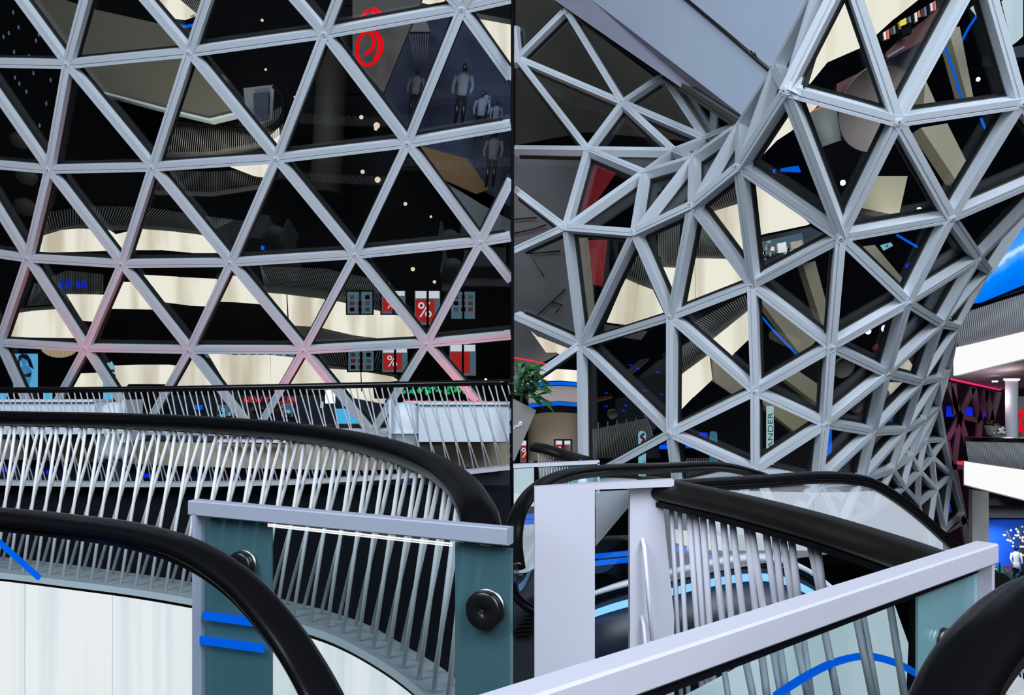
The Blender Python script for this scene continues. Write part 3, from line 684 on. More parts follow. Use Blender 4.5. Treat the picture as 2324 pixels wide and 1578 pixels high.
spot('glass_fill', P(1900, 1500, 2.7), P(1900, 1170, 4.5), 45, (.9, .95, 1), 80)  # unseen spot added to brighten the pale escalator glass

lg_ = thing('fascia_reflection', 'translucent glowing sheets imitating a reflected fascia below the bowed escalator handrail', 'glass panel', P(1850, 1200, 5.6))
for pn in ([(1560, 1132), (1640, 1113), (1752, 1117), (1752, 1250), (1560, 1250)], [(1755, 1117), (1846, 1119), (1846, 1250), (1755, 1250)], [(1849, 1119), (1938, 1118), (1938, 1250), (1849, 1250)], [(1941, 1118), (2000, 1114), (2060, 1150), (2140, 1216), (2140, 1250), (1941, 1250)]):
    obj('reflection_sheet', pxprism(pn, .02, 5.6), M['reflglow'], lg_)  # emission stands in for the fascia mirrored in the balustrade glass

# big near handrail in the corner
nh = thing('near_handrail', 'very close black glossy escalator handrail curving through the lower right corner', 'escalator handrail', P(2200, 1500, .95))
c = smooth(PP((2480, 1330, 1.18), (2380, 1350, 1.12), (2300, 1395, 1.06), (2238, 1456, 1.0), (2185, 1530, .95), (2145, 1620, .9), (2110, 1730, .86)), 6)
mb = MB(); mb.sweep(c, [(.040 * math.copysign(abs(math.cos(a)) ** .7, math.cos(a)), .022 * math.copysign(abs(math.sin(a)) ** .7, math.sin(a))) for a in [2 * math.pi * i / 24 for i in range(24)]], up=Vector((-.5, -.5, 1)).normalized()); obj('handrail', mb, M['rail'], nh)
mb = MB(); mb.sweep([p + Vector((.022, 0, -.026)) for p in c], [(-.014, -.012), (.014, -.012), (.014, .012), (-.014, .012)], up=Vector((-.5, -.5, 1)).normalized(), sm=False); obj('handrail_track', mb, M['chrome'], nh)

# ------------------------------------------------------------------ escalator landing low down behind the rods
ld = thing('escalator_landing', 'dark escalator landing with curved blue-white light line behind the white rods', 'landing', P(1600, 1400, 5.2))
def ribbon(pts, w, t, mats_, name, parent, n=5):
    c = smooth(PP(*pts), n); mb = MB(); mb.sweep(c, [(-t, -w), (t, -w), (t, w), (-t, w)], sm=True); return obj(name, mb, mats_, parent)
arc = [(1330, 1400, 5.4), (1400, 1376, 5.3), (1530, 1342, 5.2), (1640, 1318, 5.1), (1720, 1310, 5.05), (1780, 1318, 5.0), (1840, 1345, 5.0), (1890, 1385, 5.0)]
ribbon(arc, .020, .02, M['bluewhite'], 'light_line', ld)
up_ = [(x, y - 46, d) for x, y, d in arc]
ribbon([(x, y - 26, d + .03) for x, y, d in arc], .05, .02, M['blackgloss'], 'upper_skirt', ld)
ribbon(up_, .014, .05, M['steel'], 'trim_rail', ld)
ribbon([(x, y + 105, d + .03) for x, y, d in arc], .26, .02, M['dark2'], 'lower_skirt', ld)
mb = MB(); mb.prism(PP((1300, 1440, 5.9), (1900, 1440, 5.9), (1900, 1640, 5.9), (1300, 1640, 5.9)), (0, .1, 0)); obj('step_field', mb, M['dark'], ld)
for x0, x1, y in ((1350, 1430, 1252), (1350, 1430, 1268)):
    mb = MB(); mb.prism(PP((x0, y + 8, 6.0), (x1, y, 6.0), (x1, y + 9, 6.0), (x0, y + 17, 6.0)), (0, .04, 0))
    tag(obj('blue_light_strip', mb, M['blue']), 'blue light line in the gap of the white end panel, %s one' % ('upper' if y < 1260 else 'lower'), 'light strip')
ribbon([(1530, 1246, 6.2), (1580, 1252, 6.2), (1625, 1275, 6.2), (1650, 1290, 6.2)], .018, .02, M['blue'], 'blue_line', ld)
mb = MB(); mb.prism(PP((1530, 1205, 7.0), (1650, 1222, 7.0), (1640, 1250, 7.0), (1580, 1245, 7.0), (1530, 1232, 7.0)), (0, .1, 0))
tag(obj('lit_fascia', mb, M['litwarm']), 'small cream lit fascia glimpsed low between the white rods', 'fascia')
for y, s in ((1168, 9), (1181, 9)):
    mb = MB(); mb.prism(PP((1166, y + 4, 5.0), (1214, y, 5.0), (1214, y + s, 5.0), (1166, y + s + 3, 5.0)), (0, .04, 0))
    tag(obj('blue_light_strip', mb, M['blue']), 'blue light line left of the white end panel, %s one' % ('upper' if y < 1175 else 'lower'), 'light strip')
lw_ = thing('lower_escalator', 'dark ribbed escalator base with pale rounded skirt left of the white end panel', 'escalator', P(1190, 1350, 5.2))
mb = MB(); mb.prism(PP((1164, 1200, 5.2), (1214, 1190, 5.2), (1214, 1290, 5.2), (1195, 1300, 5.2), (1164, 1302, 5.2)), (0, .2, 0)); obj('side_skirt', mb, M['concrete'], lw_)
mb = MB(); mb.prism(PP((1164, 1302, 5.25), (1214, 1296, 5.25), (1214, 1640, 5.25), (1164, 1640, 5.25)), (0, .2, 0)); obj('ribbed_base', mb, M['dark'], lw_)
for k in range(10):
    mb = MB(); mb.prism(PP((1165, 1360 + k * 9, 5.2), (1213, 1356 + k * 9, 5.2), (1213, 1359 + k * 9, 5.2), (1165, 1363 + k * 9, 5.2)), (0, .04, 0)); obj('rib', mb, M['steeldark'], lw_)

# left of the post: planter, column and little handrail
pl = thing('planter', 'pale tapered planter with a dark green leafy plant beside the corner post', 'planter', P(1190, 1000, 6.0))
mb = MB(); a = PP((1164, 905, 6.0), (1217, 932, 6.0), (1168, 1046, 6.0), (1164, 1046, 6.0)); mb.prism(a, (0, .25, 0)); obj('pot', mb, M['pot'], pl)
mb = MB(); mb.tube(smooth(PP(*[(x, y, 5.99) for x, y in ((1166, 974), (1171, 966), (1176, 969), (1178, 962), (1182, 959), (1183, 965), (1177, 964), (1181, 957), (1185, 961))]), 4), .004, 5)
obj('scribble', mb, M['whitesign'], pl)
mb = MB(); mb.tube(PP((1180, 930, 6.1), (1186, 890, 6.1), (1196, 850, 6.1)), .012, 6); obj('stem', mb, M['wood'], pl)
rnd = random.Random(3)
def leafmesh(base, direc, L, W, up):
    side = direc.cross(up).normalized(); vs = []; k = 5
    for i in range(k + 1):
        u = i / k; ww = W * math.sin(math.pi * min(1, u * .92 + .08)) * (1.0 if i % 2 else .62); c = base + direc * L * u - up * (L * .35 * u * u)
        vs += [c - side * ww, c + up * .012 * 0, c + side * ww]
    fs = []
    for i in range(k):
        for j in (0, 1): fs.append([i * 3 + j, i * 3 + j + 1, i * 3 + j + 4, i * 3 + j + 3])
    mb = MB(); mb.add(vs, fs, 0, False); return mb
for i in range(64):
    px, py = rnd.uniform(1166, 1222), rnd.uniform(835, 905)
    a = rnd.uniform(-.9, 2.2) if px > 1190 else rnd.uniform(.2, 2.9)
    dirv = Vector((math.cos(a) if px > 1185 else abs(math.cos(a)) * .6, rnd.uniform(-.5, .2), math.sin(a) * .7 - .15)).normalized()
    obj('leaf', leafmesh(P(px, py, 6.0 + rnd.uniform(-.12, .15)), dirv, rnd.uniform(.09, .17), rnd.uniform(.016, .030), Vector((0, -.5, 1)).normalized()), M['leaf'], pl)
mb = MB(); c = P(1262, 1000, 15.5); mb.lathe(Vector((c.x * 1.07, c.y + 1.6, P(0, 1060, 15.5).z)), [(.55, 0), (.55, 1.15), (.62, 1.3), (.62, 1.34)], 28)
tag(obj('round_column', mb, M['beige2']), 'beige round column seen left of the white facade post', 'column')
sh = thing('storey_lights', 'curved cream lit storey with two blue light lines behind the planter', 'balcony', P(1262, 900, 15.6))
def arcrib(y0, y1, d, mats_, name): 
    mb = MB(); xs_ = (1200, 1235, 1270, 1312); bow = (6, 1, 0, 3); vstrip(mb, xs_, [y0 + b for b in bow], [y1 + b for b in bow], [d] * 4); return obj(name, mb, mats_, sh)
arcrib(838, 864, 15.6, M['litwarm'], 'light_panel'); arcrib(866, 874, 15.5, M['blue'], 'blue_line'); arcrib(876, 911, 15.7, M['beige2'], 'soffit_band'); arcrib(913, 920, 15.5, M['blue'], 'blue_line'); arcrib(921, 936, 15.6, M['black'], 'dark_band')
for k, pn in enumerate(([(1166, 1066), (1212, 1063), (1212, 1150), (1166, 1150)], [(1226, 1064), (1292, 1060), (1292, 1110), (1226, 1110)])): tag(obj('lit_fascia', pxprism(pn, .05, 6.3 + .2 * k), M['litblue']), 'pale lit panel low behind the small white framed balustrade, %s one' % ('left', 'right')[k], 'fascia')
sm_ = thing('stub_balustrade', 'small white framed balustrade with dark handrail stub at the foot of the planter', 'railing', P(1290, 1100, 4.9))
mb = MB(); mb.prism(PP((1165, 1055, 5.0), (1361, 1046, 5.0), (1361, 1053, 5.0), (1165, 1063, 5.0)), (0, .06, 0)); mb.prism(PP((1356, 1050, 5.0), (1361, 1050, 5.0), (1361, 1120, 5.0), (1356, 1120, 5.0)), (0, .06, 0)); obj('frame', mb, M['white'], sm_)
mb = MB(); mb.prism(PP((1165, 1063, 5.02), (1356, 1053, 5.02), (1356, 1120, 5.02), (1165, 1120, 5.02)), (0, .01, 0)); obj('glass_pane', mb, M['clear'], sm_)
mb = MB(); mb.prism(PP((1294, 1056, 5.04), (1356, 1053, 5.04), (1356, 1120, 5.04), (1294, 1120, 5.04)), (0, .01, 0)); obj('frosted_strip', mb, M['tealglass2'], sm_)
mb = MB(); mb.sweep(smooth(PP((1216, 1016, 5.6), (1245, 1022, 5.5), (1290, 1036, 5.4), (1335, 1050, 5.2)), 4), [(.06 * math.cos(a), .035 * math.sin(a)) for a in [2 * math.pi * i / 14 for i in range(14)]]); obj('handrail', mb, M['satin2'], sm_)
for k in range(12):
    x = 1222 + k * 6.2; mb = MB(); mb.tube(PP((x, 1030 + k * 1.6, 5.5), (x + 5, 1125, 5.5)), .006, 6); obj('rod', mb, M['dimrod'], sm_)
mb = MB(); mb.lathe(P(1322, 1096, 5.0), [(0, .03), (.03, .03), (.033, 0)], 20, 0, Vector((0, -1, 0))); obj('standoff_button', mb, M['column'], sm_)
def sale(x0, x1, y0, y1, d, label, pc=True, group='red sale posters in the shop windows', red=True):
    t = thing('shop_window', label, 'shop window', P((x0 + x1) / 2, y1, d), group)
    mb = MB(); mb.prism(PP((x0, y0, d), (x1, y0, d), (x1, y1, d), (x0, y1, d)), (0, .05, 0)); obj('window_back', mb, M['vitrine'], t)
    h = y1 - y0
    if red:
        mb = MB(); mb.prism(PP((x0 + 2, y0 + h * .25, d - .04), (x1 - (x1 - x0) * .22, y0 + h * .25, d - .04), (x1 - (x1 - x0) * .22, y1 - h * .08, d - .04), (x0 + 2, y1 - h * .08, d - .04)), (0, .03, 0)); obj('poster', mb, M['redposter'], t)
    mb = MB(); mb.prism(PP((x0 + 2, y0 + 1, d - .03), (x1 - 2, y0 + 1, d - .03), (x1 - 2, y0 + h * .22, d - .03), (x0 + 2, y0 + h * .22, d - .03)), (0, .02, 0)); obj('top_light', mb, M['whitesign'] if red else M['vitrine'], t)
    if pc: text('%', x0 + (x1 - x0) * .40, y0 + h * .58, d - .05, h * .44, M['whitesign'], t)
    mb = MB(); m_ = (x0 + x1) / 2 - 2; mb.prism(PP((m_, y0 - 2, d - .07), (m_ + 5, y0 - 2, d - .07), (m_ + 5, y1 + 2, d - .07), (m_, y1 + 2, d - .07)), (0, .02, 0))
    for a, b, c_, e in ((x0 - 3, y0 - 3, x1 + 3, y0), (x0 - 3, y1, x1 + 3, y1 + 3), (x0 - 3, y0, x0, y1), (x1, y0, x1 + 3, y1)):
        mb.prism(PP((a, b, d - .07), (c_, b, d - .07), (c_, e, d - .07), (a, e, d - .07)), (0, .02, 0))
    obj('window_frame', mb, M['black'], t); return t
sale(1181, 1212, 1000, 1050, 17.5, 'sale shop window with white percent sign beside the planter foot')
sale(1260, 1296, 1000, 1042, 14.2, 'sale shop window with percent sign in front of the beige column', group=None)
sale(1328, 1352, 1005, 1045, 17.5, 'small shop window without poster right of the white facade post', False, None, False)

# ------------------------------------------------------------------ right edge: balconies, column, screen, display
bs = thing('blue_screen', 'large glowing blue screen with white streak at the right edge', 'screen', P(2300, 600, 15))
mb = MB(); mb.prism(PP((2205, 690, 15.5), (2230, 560, 15.2), (2345, 430, 14.6), (2345, 668, 14.6)), (0, .1, 0)); obj('display', mb, M['bluescreen'], bs)
mb = MB(); mb.prism(PP((2200, 700, 15.4), (2345, 640, 14.5), (2345, 652, 14.5), (2200, 712, 15.4)), (0, .1, 0)); obj('lower_edge', mb, M['black'], bs)
mb = MB(); mb.prism(PP((2198, 712, 15.3), (2345, 652, 14.4), (2345, 676, 14.4), (2192, 738, 15.3)), (0, .1, 0)); obj('glow_band', mb, M['bluesoft'], bs)
def balcony(label, top, rail, fasc_t, fasc_b, seams, d0, d1, cap):
    t = thing('balcony', label, 'balcony', P(2260, fasc_b[0], (d0 + d1) / 2))
    x0, x1 = 2168 if fasc_t[0] < 900 else 2193, 2345
    L = lambda y, f: y[0] + (y[1] - y[0]) * f
    D = lambda f: 1 / ((1 / d0) + (1 / d1 - 1 / d0) * f)
    X = lambda f: x0 + (x1 - x0) * f
    mb = MB(); mb.beam(P(x0, rail[0], d0), P(x1, rail[1], d1), Vector((0, -1, 0)), [(-.03, -.03), (.03, -.03), (.03, .03), (-.03, .03)]); obj('handrail', mb, M['rail'], t)
    mb = MB(); nR = 40
    for i in range(nR):
        f = i / nR; g = min(1, f + .05); mb.tube([P(X(f), L(rail, f), D(f)), P(X(g), L(fasc_t, g), D(g))], .017, 4)
    o = obj('rods', mb, M['rod'], t); o['kind'] = 'stuff'
    mb = MB(); mb.prism(PP((x0, rail[0], d0 + .25), (x1, rail[1], d1 + .25), (x1, fasc_t[1], d1 + .25), (x0, fasc_t[0], d0 + .25)), (0, .04, 0)); obj('back_sheet', mb, M['dark3'], t)
    for a, b in zip(seams, seams[1:]):
        a2 = a + .006; mb = MB(); mb.prism([P(X(a2), L(fasc_t, a2), D(a2)), P(X(b), L(fasc_t, b), D(b)), P(X(b), L(fasc_b, b), D(b)), P(X(a2), L(fasc_b, a2), D(a2))], (0, .08, 0)); obj('light_panel', mb, M['litcool'], t)
    mb = MB(); mb.prism(PP((x0, fasc_t[0] - 2, d0 + .1), (x1, fasc_t[1] - 2, d1 + .1), (x1, fasc_b[1] + 3, d1 + .1), (x0, fasc_b[0] + 3, d0 + .1)), (0, .1, 0)); obj('fascia_frame', mb, M['concrete'], t)
    return t
balcony('upper balcony at the right edge with blue-lit rods and white backlit fascia', 0, (712, 655), (790, 748), (853, 809), (0, .40, .92, 1), 15.0, 13.2, 1)
balcony('lower balcony at the right edge with grey rods, plants and white backlit fascia', 0, (996, 999), (1048, 1070), (1101, 1140), (0, .28, .75, 1), 13.6, 12.2, 1)
mb = MB(); mb.prism(PP((2156, 858, 15.4), (2345, 812, 13.6), (2345, 880, 16.5), (2270, 884, 18.5)), (0, .05, .12)); struct('trim_4', mb, M['soffit2'])
mb = MB(); mb.tube(PP((2160, 860, 15.6), (2215, 872, 17.0), (2270, 884, 18.6)), .03, 6); tag(obj('cove_light', mb, M['pink']), 'thin pink cove light under the upper balcony soffit', 'light strip')
cl = thing('round_pillar', 'pale round pillar with lit top between the two right balconies', 'column', P(2296, 1000, 14.6))
mb = MB(); b_ = P(2296, 1002, 14.6); tz = P(2296, 862, 14.6).z - b_.z; mb.lathe(b_, [(.10, 0), (.10, tz)], 20); obj('shaft', mb, M['column'], cl)
mb = MB(); mb.lathe(P(2296, 862, 14.6), [(.02, .02), (.125, .02), (.125, -.012), (.10, -.02)], 20); obj('top_lamp', mb, M['lamp'], cl)
for x, y in ((2258, 868), (2240, 846)):
    mb = MB(); mb.lathe(P(x, y, 15.2), [(0, 0), (.05, 0), (.05, .03)], 12); tag(obj('downlight', mb, M['coollamp']), 'small recessed downlight in the soffit, %s one' % ('right' if x > 2250 else 'left'), 'lamp')
ns = thing('neon_sign', 'red neon lettering cut by the right edge beside the pillar', 'sign', P(2320, 955, 16))
mb = MB(); mb.prism(PP((2309, 900, 16.2), (2345, 900, 16.2), (2345, 1000, 16.2), (2309, 1000, 16.2)), (0, .1, 0)); obj('sign_board', mb, M['greyceil'], ns)
for cx_, w_, h_ in ((2312, 4, 24), (2323, 5, 27)):
    mb = MB(); mb.tube([P(cx_ + w_ * math.cos(a), 956 + h_ * math.sin(a), 16.0) for a in [2 * math.pi * i / 20 for i in range(21)]], .014, 6); obj('neon_tube', mb, M['red'], ns)
for x, y, r_, lab in ((2252, 958, 15, 'upper leafy potted plant on the lower right balcony'), (2262, 978, 15, 'white flowering potted plant on the lower right balcony')):
    t = thing('potted_plant', lab, 'plant', P(x, 1000, 14.2)); d = 14.2
    mb = MB(); mb.lathe(P(x, y + 30, d), [(.09, 0), (.13, .16), (.10, .16), (0, .13)], 14); obj('pot', mb, M['pot'], t)
    for i in range(34):
        a, e = rnd.uniform(0, 6.28), rnd.uniform(-.2, 1.3); dv = Vector((math.cos(a) * math.cos(e), math.sin(a) * math.cos(e), math.sin(e)))
        obj('leaf', leafmesh(P(x, y + 10, d) , dv, rnd.uniform(.10, .20), .022, Vector((0, 0, 1))), M['leaf'], t)
    if 'white' in lab:
        for i in range(24):
            a = rnd.uniform(0, 6.28); mb = MB(); mb.ball(P(x, y + 2, d) + Vector((math.cos(a) * rnd.uniform(0, .13), -.10, rnd.uniform(-.03, .08))), .02, seg=6, rings=4); obj('flower', mb, M['petal'], t)
# dark far triangulated wall with purple bars
fw = sroot('wall_far', P(2190, 1100, 19)); dd = 19.0
for seg_ in ((2152, 868, 2179, 945), (2179, 945, 2210, 880), (2179, 945, 2150, 1000), (2179, 945, 2225, 955), (2179, 945, 2197, 1010), (2179, 945, 2166, 1060), (2210, 880, 2225, 955), (2225, 955, 2240, 885), (2240, 885, 2252, 955), (2165, 870, 2170, 940), (2150, 1060, 2200, 1060),
             (2166, 1060, 2187, 1170), (2187, 1170, 2196, 1240), (2150, 1000, 2160, 1060), (2187, 1170, 2150, 1200), (2252, 955, 2268, 890), (2225, 955, 2222, 1000), (2150, 1205, 2196, 1180)):
    mb = MB(); mb.beam(P(seg_[0], seg_[1], dd), P(seg_[2], seg_[3], dd), Vector((0, -1, 0)), [(-.06, -.08), (.06, -.08), (.06, 0), (-.06, 0)]); obj('mullion', mb, M['purple'], fw)
mb = MB(); mb.prism(PP((2130, 830, 20.5), (2345, 830, 20.5), (2345, 1420, 20.5), (2130, 1420, 20.5)), (0, .1, 0)); obj('dark_glazing', mb, M['winedark'], fw)
for i, (x0, x1, y0, y1) in enumerate(((2151, 2164, 922, 946), (2190, 2207, 922, 946), (2228, 2237, 926, 946), (2152, 2168, 1140, 1160), (2155, 2172, 1160, 1178))):
    mb = MB(); mb.prism(PP((x0, y0, 20), (x1, y0 + 3, 20), (x1 + 2, y1, 20), (x0 - 2, y1, 20)), (0, .05, 0)); tag(obj('window_light', mb, M['bluesoft']), 'blue lit window far behind the purple bars, %s' % ('leftmost of the upper row', 'middle of the upper row', 'rightmost of the upper row', 'upper of the low pair', 'lower of the low pair')[i], 'window', 'blue windows behind the purple bars')
mb = MB(); mb.lathe(P(2184, 1051, 17), [(0, -.03), (.10, -.03), (.10, .03), (0, .03)], 12); tag(obj('red_lamp', mb, M['reddim']), 'small red warning lamp beside the lower right balcony', 'lamp')
# display window with blue backdrop
mb = MB(); mb.prism(PP((2207, 1112, 14.2), (2244, 1118, 14.2), (2244, 1420, 14.2), (2207, 1420, 14.2)), (0, .12, 0)); tag(obj('square_pillar', mb, M['concrete']), 'grey square pillar below the lower right balcony', 'pillar')
dw = thing('display_window', 'shop display window with deep blue backdrop below the lower right balcony', 'shop window', P(2290, 1320, 14.5))
mb = MB(); mb.prism(PP((2244, 1174, 15.2), (2345, 1172, 15.2), (2345, 1330, 15.2), (2244, 1330, 15.2)), (0, .1, 0)); obj('backdrop', mb, M['bluewall'], dw)
mb = MB(); mb.prism(PP((2244, 1118, 14.8), (2345, 1128, 14.8), (2345, 1150, 14.8), (2244, 1147, 14.8)), (0, .3, 0)); obj('header', mb, M['black'], dw)
mb = MB(); mb.prism(PP((2244, 1147, 15.1), (2345, 1150, 15.1), (2345, 1176, 15.1), (2244, 1176, 15.1)), (0, .1, 0)); obj('lit_strip', mb, M['cloth'], dw)
mb = MB(); mb.prism(PP((2244, 1312, 14.3), (2345, 1312, 14.3), (2345, 1334, 14.3), (2244, 1334, 14.3)), (0, .9, 0)); obj('turf', mb, M['leaf'], dw)
text('I', 2269, 1290, 14.35, 20, M['black'], dw, 0); mb = MB(); mb.tube(smooth(PP(*[(x, y, 14.35) for x, y in ((2298, 1294), (2303, 1290), (2308, 1296), (2300, 1308), (2308, 1312), (2316, 1306), (2318, 1298), (2322, 1308))]), 4), .016, 6); obj('script', mb, M['black'], dw)
mb = MB(); mb.tube([P(2287 + 9 * math.sin(a) ** 3, 1293 - (9.0 * math.cos(a) - 3.6 * math.cos(2 * a) - 1.2 * math.cos(3 * a)), 14.35) for a in [2 * math.pi * i / 24 for i in range(25)]], .012, 6); obj('heart', mb, M['redpaint'], dw)
def mannequin(x, yfeet, h, d, label, lean=0.0, group=None, shirt='cloth', skirt=False, turn=1):
    t = thing('mannequin', label, 'mannequin', P(x, yfeet, d), group); k = h * d / F; b = P(x, yfeet, d)
    L = lambda u, v, w=0: b + Vector((u * k + lean * v * k, w * k, v * k))
    mb = MB()
    for s_ in (-1, 1): mb.tube([L(.05 * s_, .50), L(.055 * s_, .27), L(.06 * s_, .02), L(.06 * s_, 0, -.05)], .034 * k, 8, scale=[1.25, 1.0, .7, .7])
    obj('legs', mb, M['skin'], t)
    mb = MB(); mb.tube([L(0, .47), L(0, .56), L(0, .66), L(0, .78), L(0, .82), L(0, .85)], .085 * k, 10, r2=.055 * k, scale=[1.05, .95, 1.05, 1.3, 1.0, .45]); obj('torso', mb, M[shirt], t)
    mb = MB()
    for s_ in (-1, 1): mb.tube([L(.12 * s_, .80), L(.16 * s_, .64), L(.14 * s_, .50, -.06)], .028 * k, 8, scale=[1.3, 1.0, .75])
    obj('arms', mb, M[shirt], t)
    mb = MB(); mb.tube([L(0, .83), L(0, .90)], .028 * k, 8); mb.ball(L(0, .94, -.01), .048 * k, .058 * k, .068 * k); obj('head', mb, M['skin'], t)
    if skirt: mb = MB(); mb.tube([L(0, .54), L(0, .44), L(0, .36)], .10 * k, 12, r2=.08 * k, scale=[.95, 1.15, 1.35]); obj('skirt', mb, M['plaid'], t)
    return t
mannequin(2306, 1318, 78, 14.7, 'mannequin in white top and checked skirt before the blue backdrop', skirt=True, shirt='petal')
for nb, (x0, y0, x1, y1) in enumerate(((2284, 1205, 2304, 1246), (2308, 1200, 2318, 1250), (2316, 1195, 2322, 1262))):
    t = thing('blossom_branch', 'brown twig with white blossoms in the blue display window, %s' % ('leftmost', 'middle one', 'rightmost')[nb], 'branch', P(x1, y1, 14.9), 'blossom branches in the display')
    mb = MB(); mb.tube(PP((x1 + 4, y1 + 60, 14.9), (x1, y1, 14.9), (x0, y0, 14.9)), .018, 6); obj('twig', mb, M['wood'], t)
    for i in range(9):
        f = rnd.random(); mb = MB(); mb.ball(P(x0 + (x1 - x0) * f + rnd.uniform(-8, 8), y0 + (y1 - y0) * f + rnd.uniform(-10, 6), 14.85), .022, seg=6, rings=4); obj('blossom', mb, M['petal'], t)
t = thing('potted_plant', 'white flowering pot at the foot of the blue display window', 'plant', P(2248, 1318, 13.5))
mb = MB(); mb.lathe(P(2248, 1312, 13.5), [(.05, 0), (.10, .14), (0, .12)], 12); obj('pot', mb, M['black'], t)
for i in range(16): mb = MB(); mb.ball(P(2248 + rnd.uniform(-13, 13), 1286 + rnd.uniform(-7, 7), 13.45), .022, seg=6, rings=4); obj('flower', mb, M['petal'], t)
lp = thing('lower_landing', 'pale lower landing with faceted white planter and rod railing at the right edge', 'landing', P(2290, 1420, 8))
mb = MB(); mb.prism(PP((2236, 1318, 8.4), (2262, 1322, 8.0), (2296, 1352, 7.8), (2272, 1362, 7.8), (2240, 1358, 8.2)), (0, .4, 0)); obj('faceted_planter', mb, M['petal'], lp)
mb = MB(); mb.prism(PP((2345, 1555, 7.0), (2290, 1580, 7.0), (2290, 1700, 7.0), (2345, 1700, 7.0)), (0, 1, 0)); obj('slab', mb, M['petal'], lp)
mb = MB(); mb.tube(PP((2288, 1535, 7.2), (2310, 1525, 7.4), (2345, 1521, 7.6)), .02, 6); obj('handrail', mb, M['steel'], lp)
for k in range(8): mb = MB(); mb.tube(PP((2290 + 7 * k, 1534 - k * 1.8, 7.25), (2297 + 7 * k, 1580, 7.2)), .008, 6); obj('rod', mb, M['rod2'], lp)
spot('display_spot', P(2262, 1128, 14.6), P(2268, 1290, 15.2), 130, (.8, .88, 1), 50)
spot('display_spot', P(2320, 1150, 13.9), P(2306, 1300, 15.0), 45, (.9, .93, 1), 60)
spot('column_fill', P(1262, 945, 13.6), P(1265, 985, 16.5), 60, (1, .92, .8), 100)  # unseen lamp added to brighten the beige column
point('soffit_lamp', P(2262, 905, 14.6), 5, (1, .7, .8))
point('purple_glow', P(2215, 980, 18.2), 10, (.9, .14, .45))
# ------------------------------------------------------------------ what shows in the glass of the left wall: reflected lit storeys, shops and signs, modelled beyond it
def rodfield(bot, topp, n, lean, d, name, parent, m='dimrod', r=.012):
    pb_, pt_ = Path([P(x, y, d) for x, y in bot]), Path([P(x, y, d) for x, y in topp]); mb = MB()
    for i in range(n):
        f = (i + .5) / n; g = min(1, max(0, f + lean)); mb.tube([pb_.at(pb_.len * f), pt_.at(pt_.len * g)], r, 4)
    o = obj(name, mb, M[m], parent); o['kind'] = 'stuff'; return o
def litband(label, panels, d, fascia=None, rods=None, under=None, m='litwarm', group='cream lit storeys reflected in the glass', name='reflected_storey'):  # mirror image of a lit storey, modelled as glowing panels beyond the pane
    t = thing(name, label, 'lit storey', P(sum(p[0] for p in panels[0]) / len(panels[0]), max(p[1] for p in panels[0]), d), group)
    for pn in panels: obj('light_panel', pxprism(pn, .10, d), M[m], t)
    if fascia: obj('edge_band', pxprism(fascia, .08, d + .03), M['darkedge'], t)
    if under: obj('underside', pxprism(under, .08, d + .05), M['darkedge'], t)
    if rods:
        b, tp, n, lean = rods; rodfield(b, tp, n, lean, d + .02, 'railing', t)
        obj('handrail', _tubeof([P(x, y, d) for x, y in tp], .03), M['black'], t)
    return t
def _ball(c, r): mb = MB(); mb.ball(c, r, seg=6, rings=4); return mb
def _tubeof(p, r): mb = MB(); mb.tube(p, r, 6); return mb

litband('highest cream lit storey reflected in the left glass wall, sagging to the left',
        [[(88, 572), (97, 535), (140, 522), (178, 519), (206, 569)], [(208, 569), (180, 519), (246, 522), (258, 530), (284, 566)], [(262, 532), (300, 523), (320, 520), (360, 566), (300, 566), (285, 562)],
         [(322, 520), (400, 526), (428, 572), (362, 566)], [(403, 527), (440, 531), (472, 536), (495, 573), (431, 573)]], 17.5,
        [(86, 536), (105, 524), (180, 510), (262, 512), (380, 515), (475, 528), (475, 536), (400, 527), (320, 520), (250, 522), (178, 519), (140, 522), (97, 537)],
        ([(95, 530), (180, 512), (320, 512), (470, 530)], [(100, 480), (190, 464), (330, 466), (560, 500)], 70, -.05))
litband('middle cream lit storey reflected in the left glass wall, rising in steps',
        [[(14, 765), (32, 712), (66, 707), (84, 766)], [(86, 766), (69, 706), (128, 702), (172, 767)], [(150, 668), (238, 669), (212, 730), (187, 728)], [(246, 700), (272, 640), (302, 640), (347, 702)],
         [(326, 624), (402, 628), (422, 692), (374, 686)], [(405, 629), (490, 633), (474, 695), (425, 693)], [(492, 684), (520, 625), (541, 627), (590, 690), (530, 685)]], 17.6,
        [(28, 712), (40, 700), (128, 694), (128, 702), (66, 707)], ([(60, 695), (130, 690), (235, 664)], [(80, 640), (150, 610), (245, 620)], 46, -.06))
litband('middle cream lit storey reflected in the left glass wall, long sweep down to the right',
        [[(598, 664), (647, 668), (650, 738), (655, 738), (640, 720)], [(652, 669), (736, 679), (705, 741), (656, 738)], [(728, 744), (760, 683), (812, 694), (806, 762)], [(814, 695), (878, 710), (910, 718), (940, 763), (860, 768), (808, 762)]], 17.6,
        [(590, 650), (700, 655), (800, 675), (912, 706), (910, 718), (812, 694), (700, 673), (598, 664)],
        ([(600, 652), (740, 664), (900, 700)], [(590, 600), (740, 606), (900, 640)], 66, -.05), [(655, 739), (705, 742), (860, 769), (940, 764), (930, 775), (700, 775)])
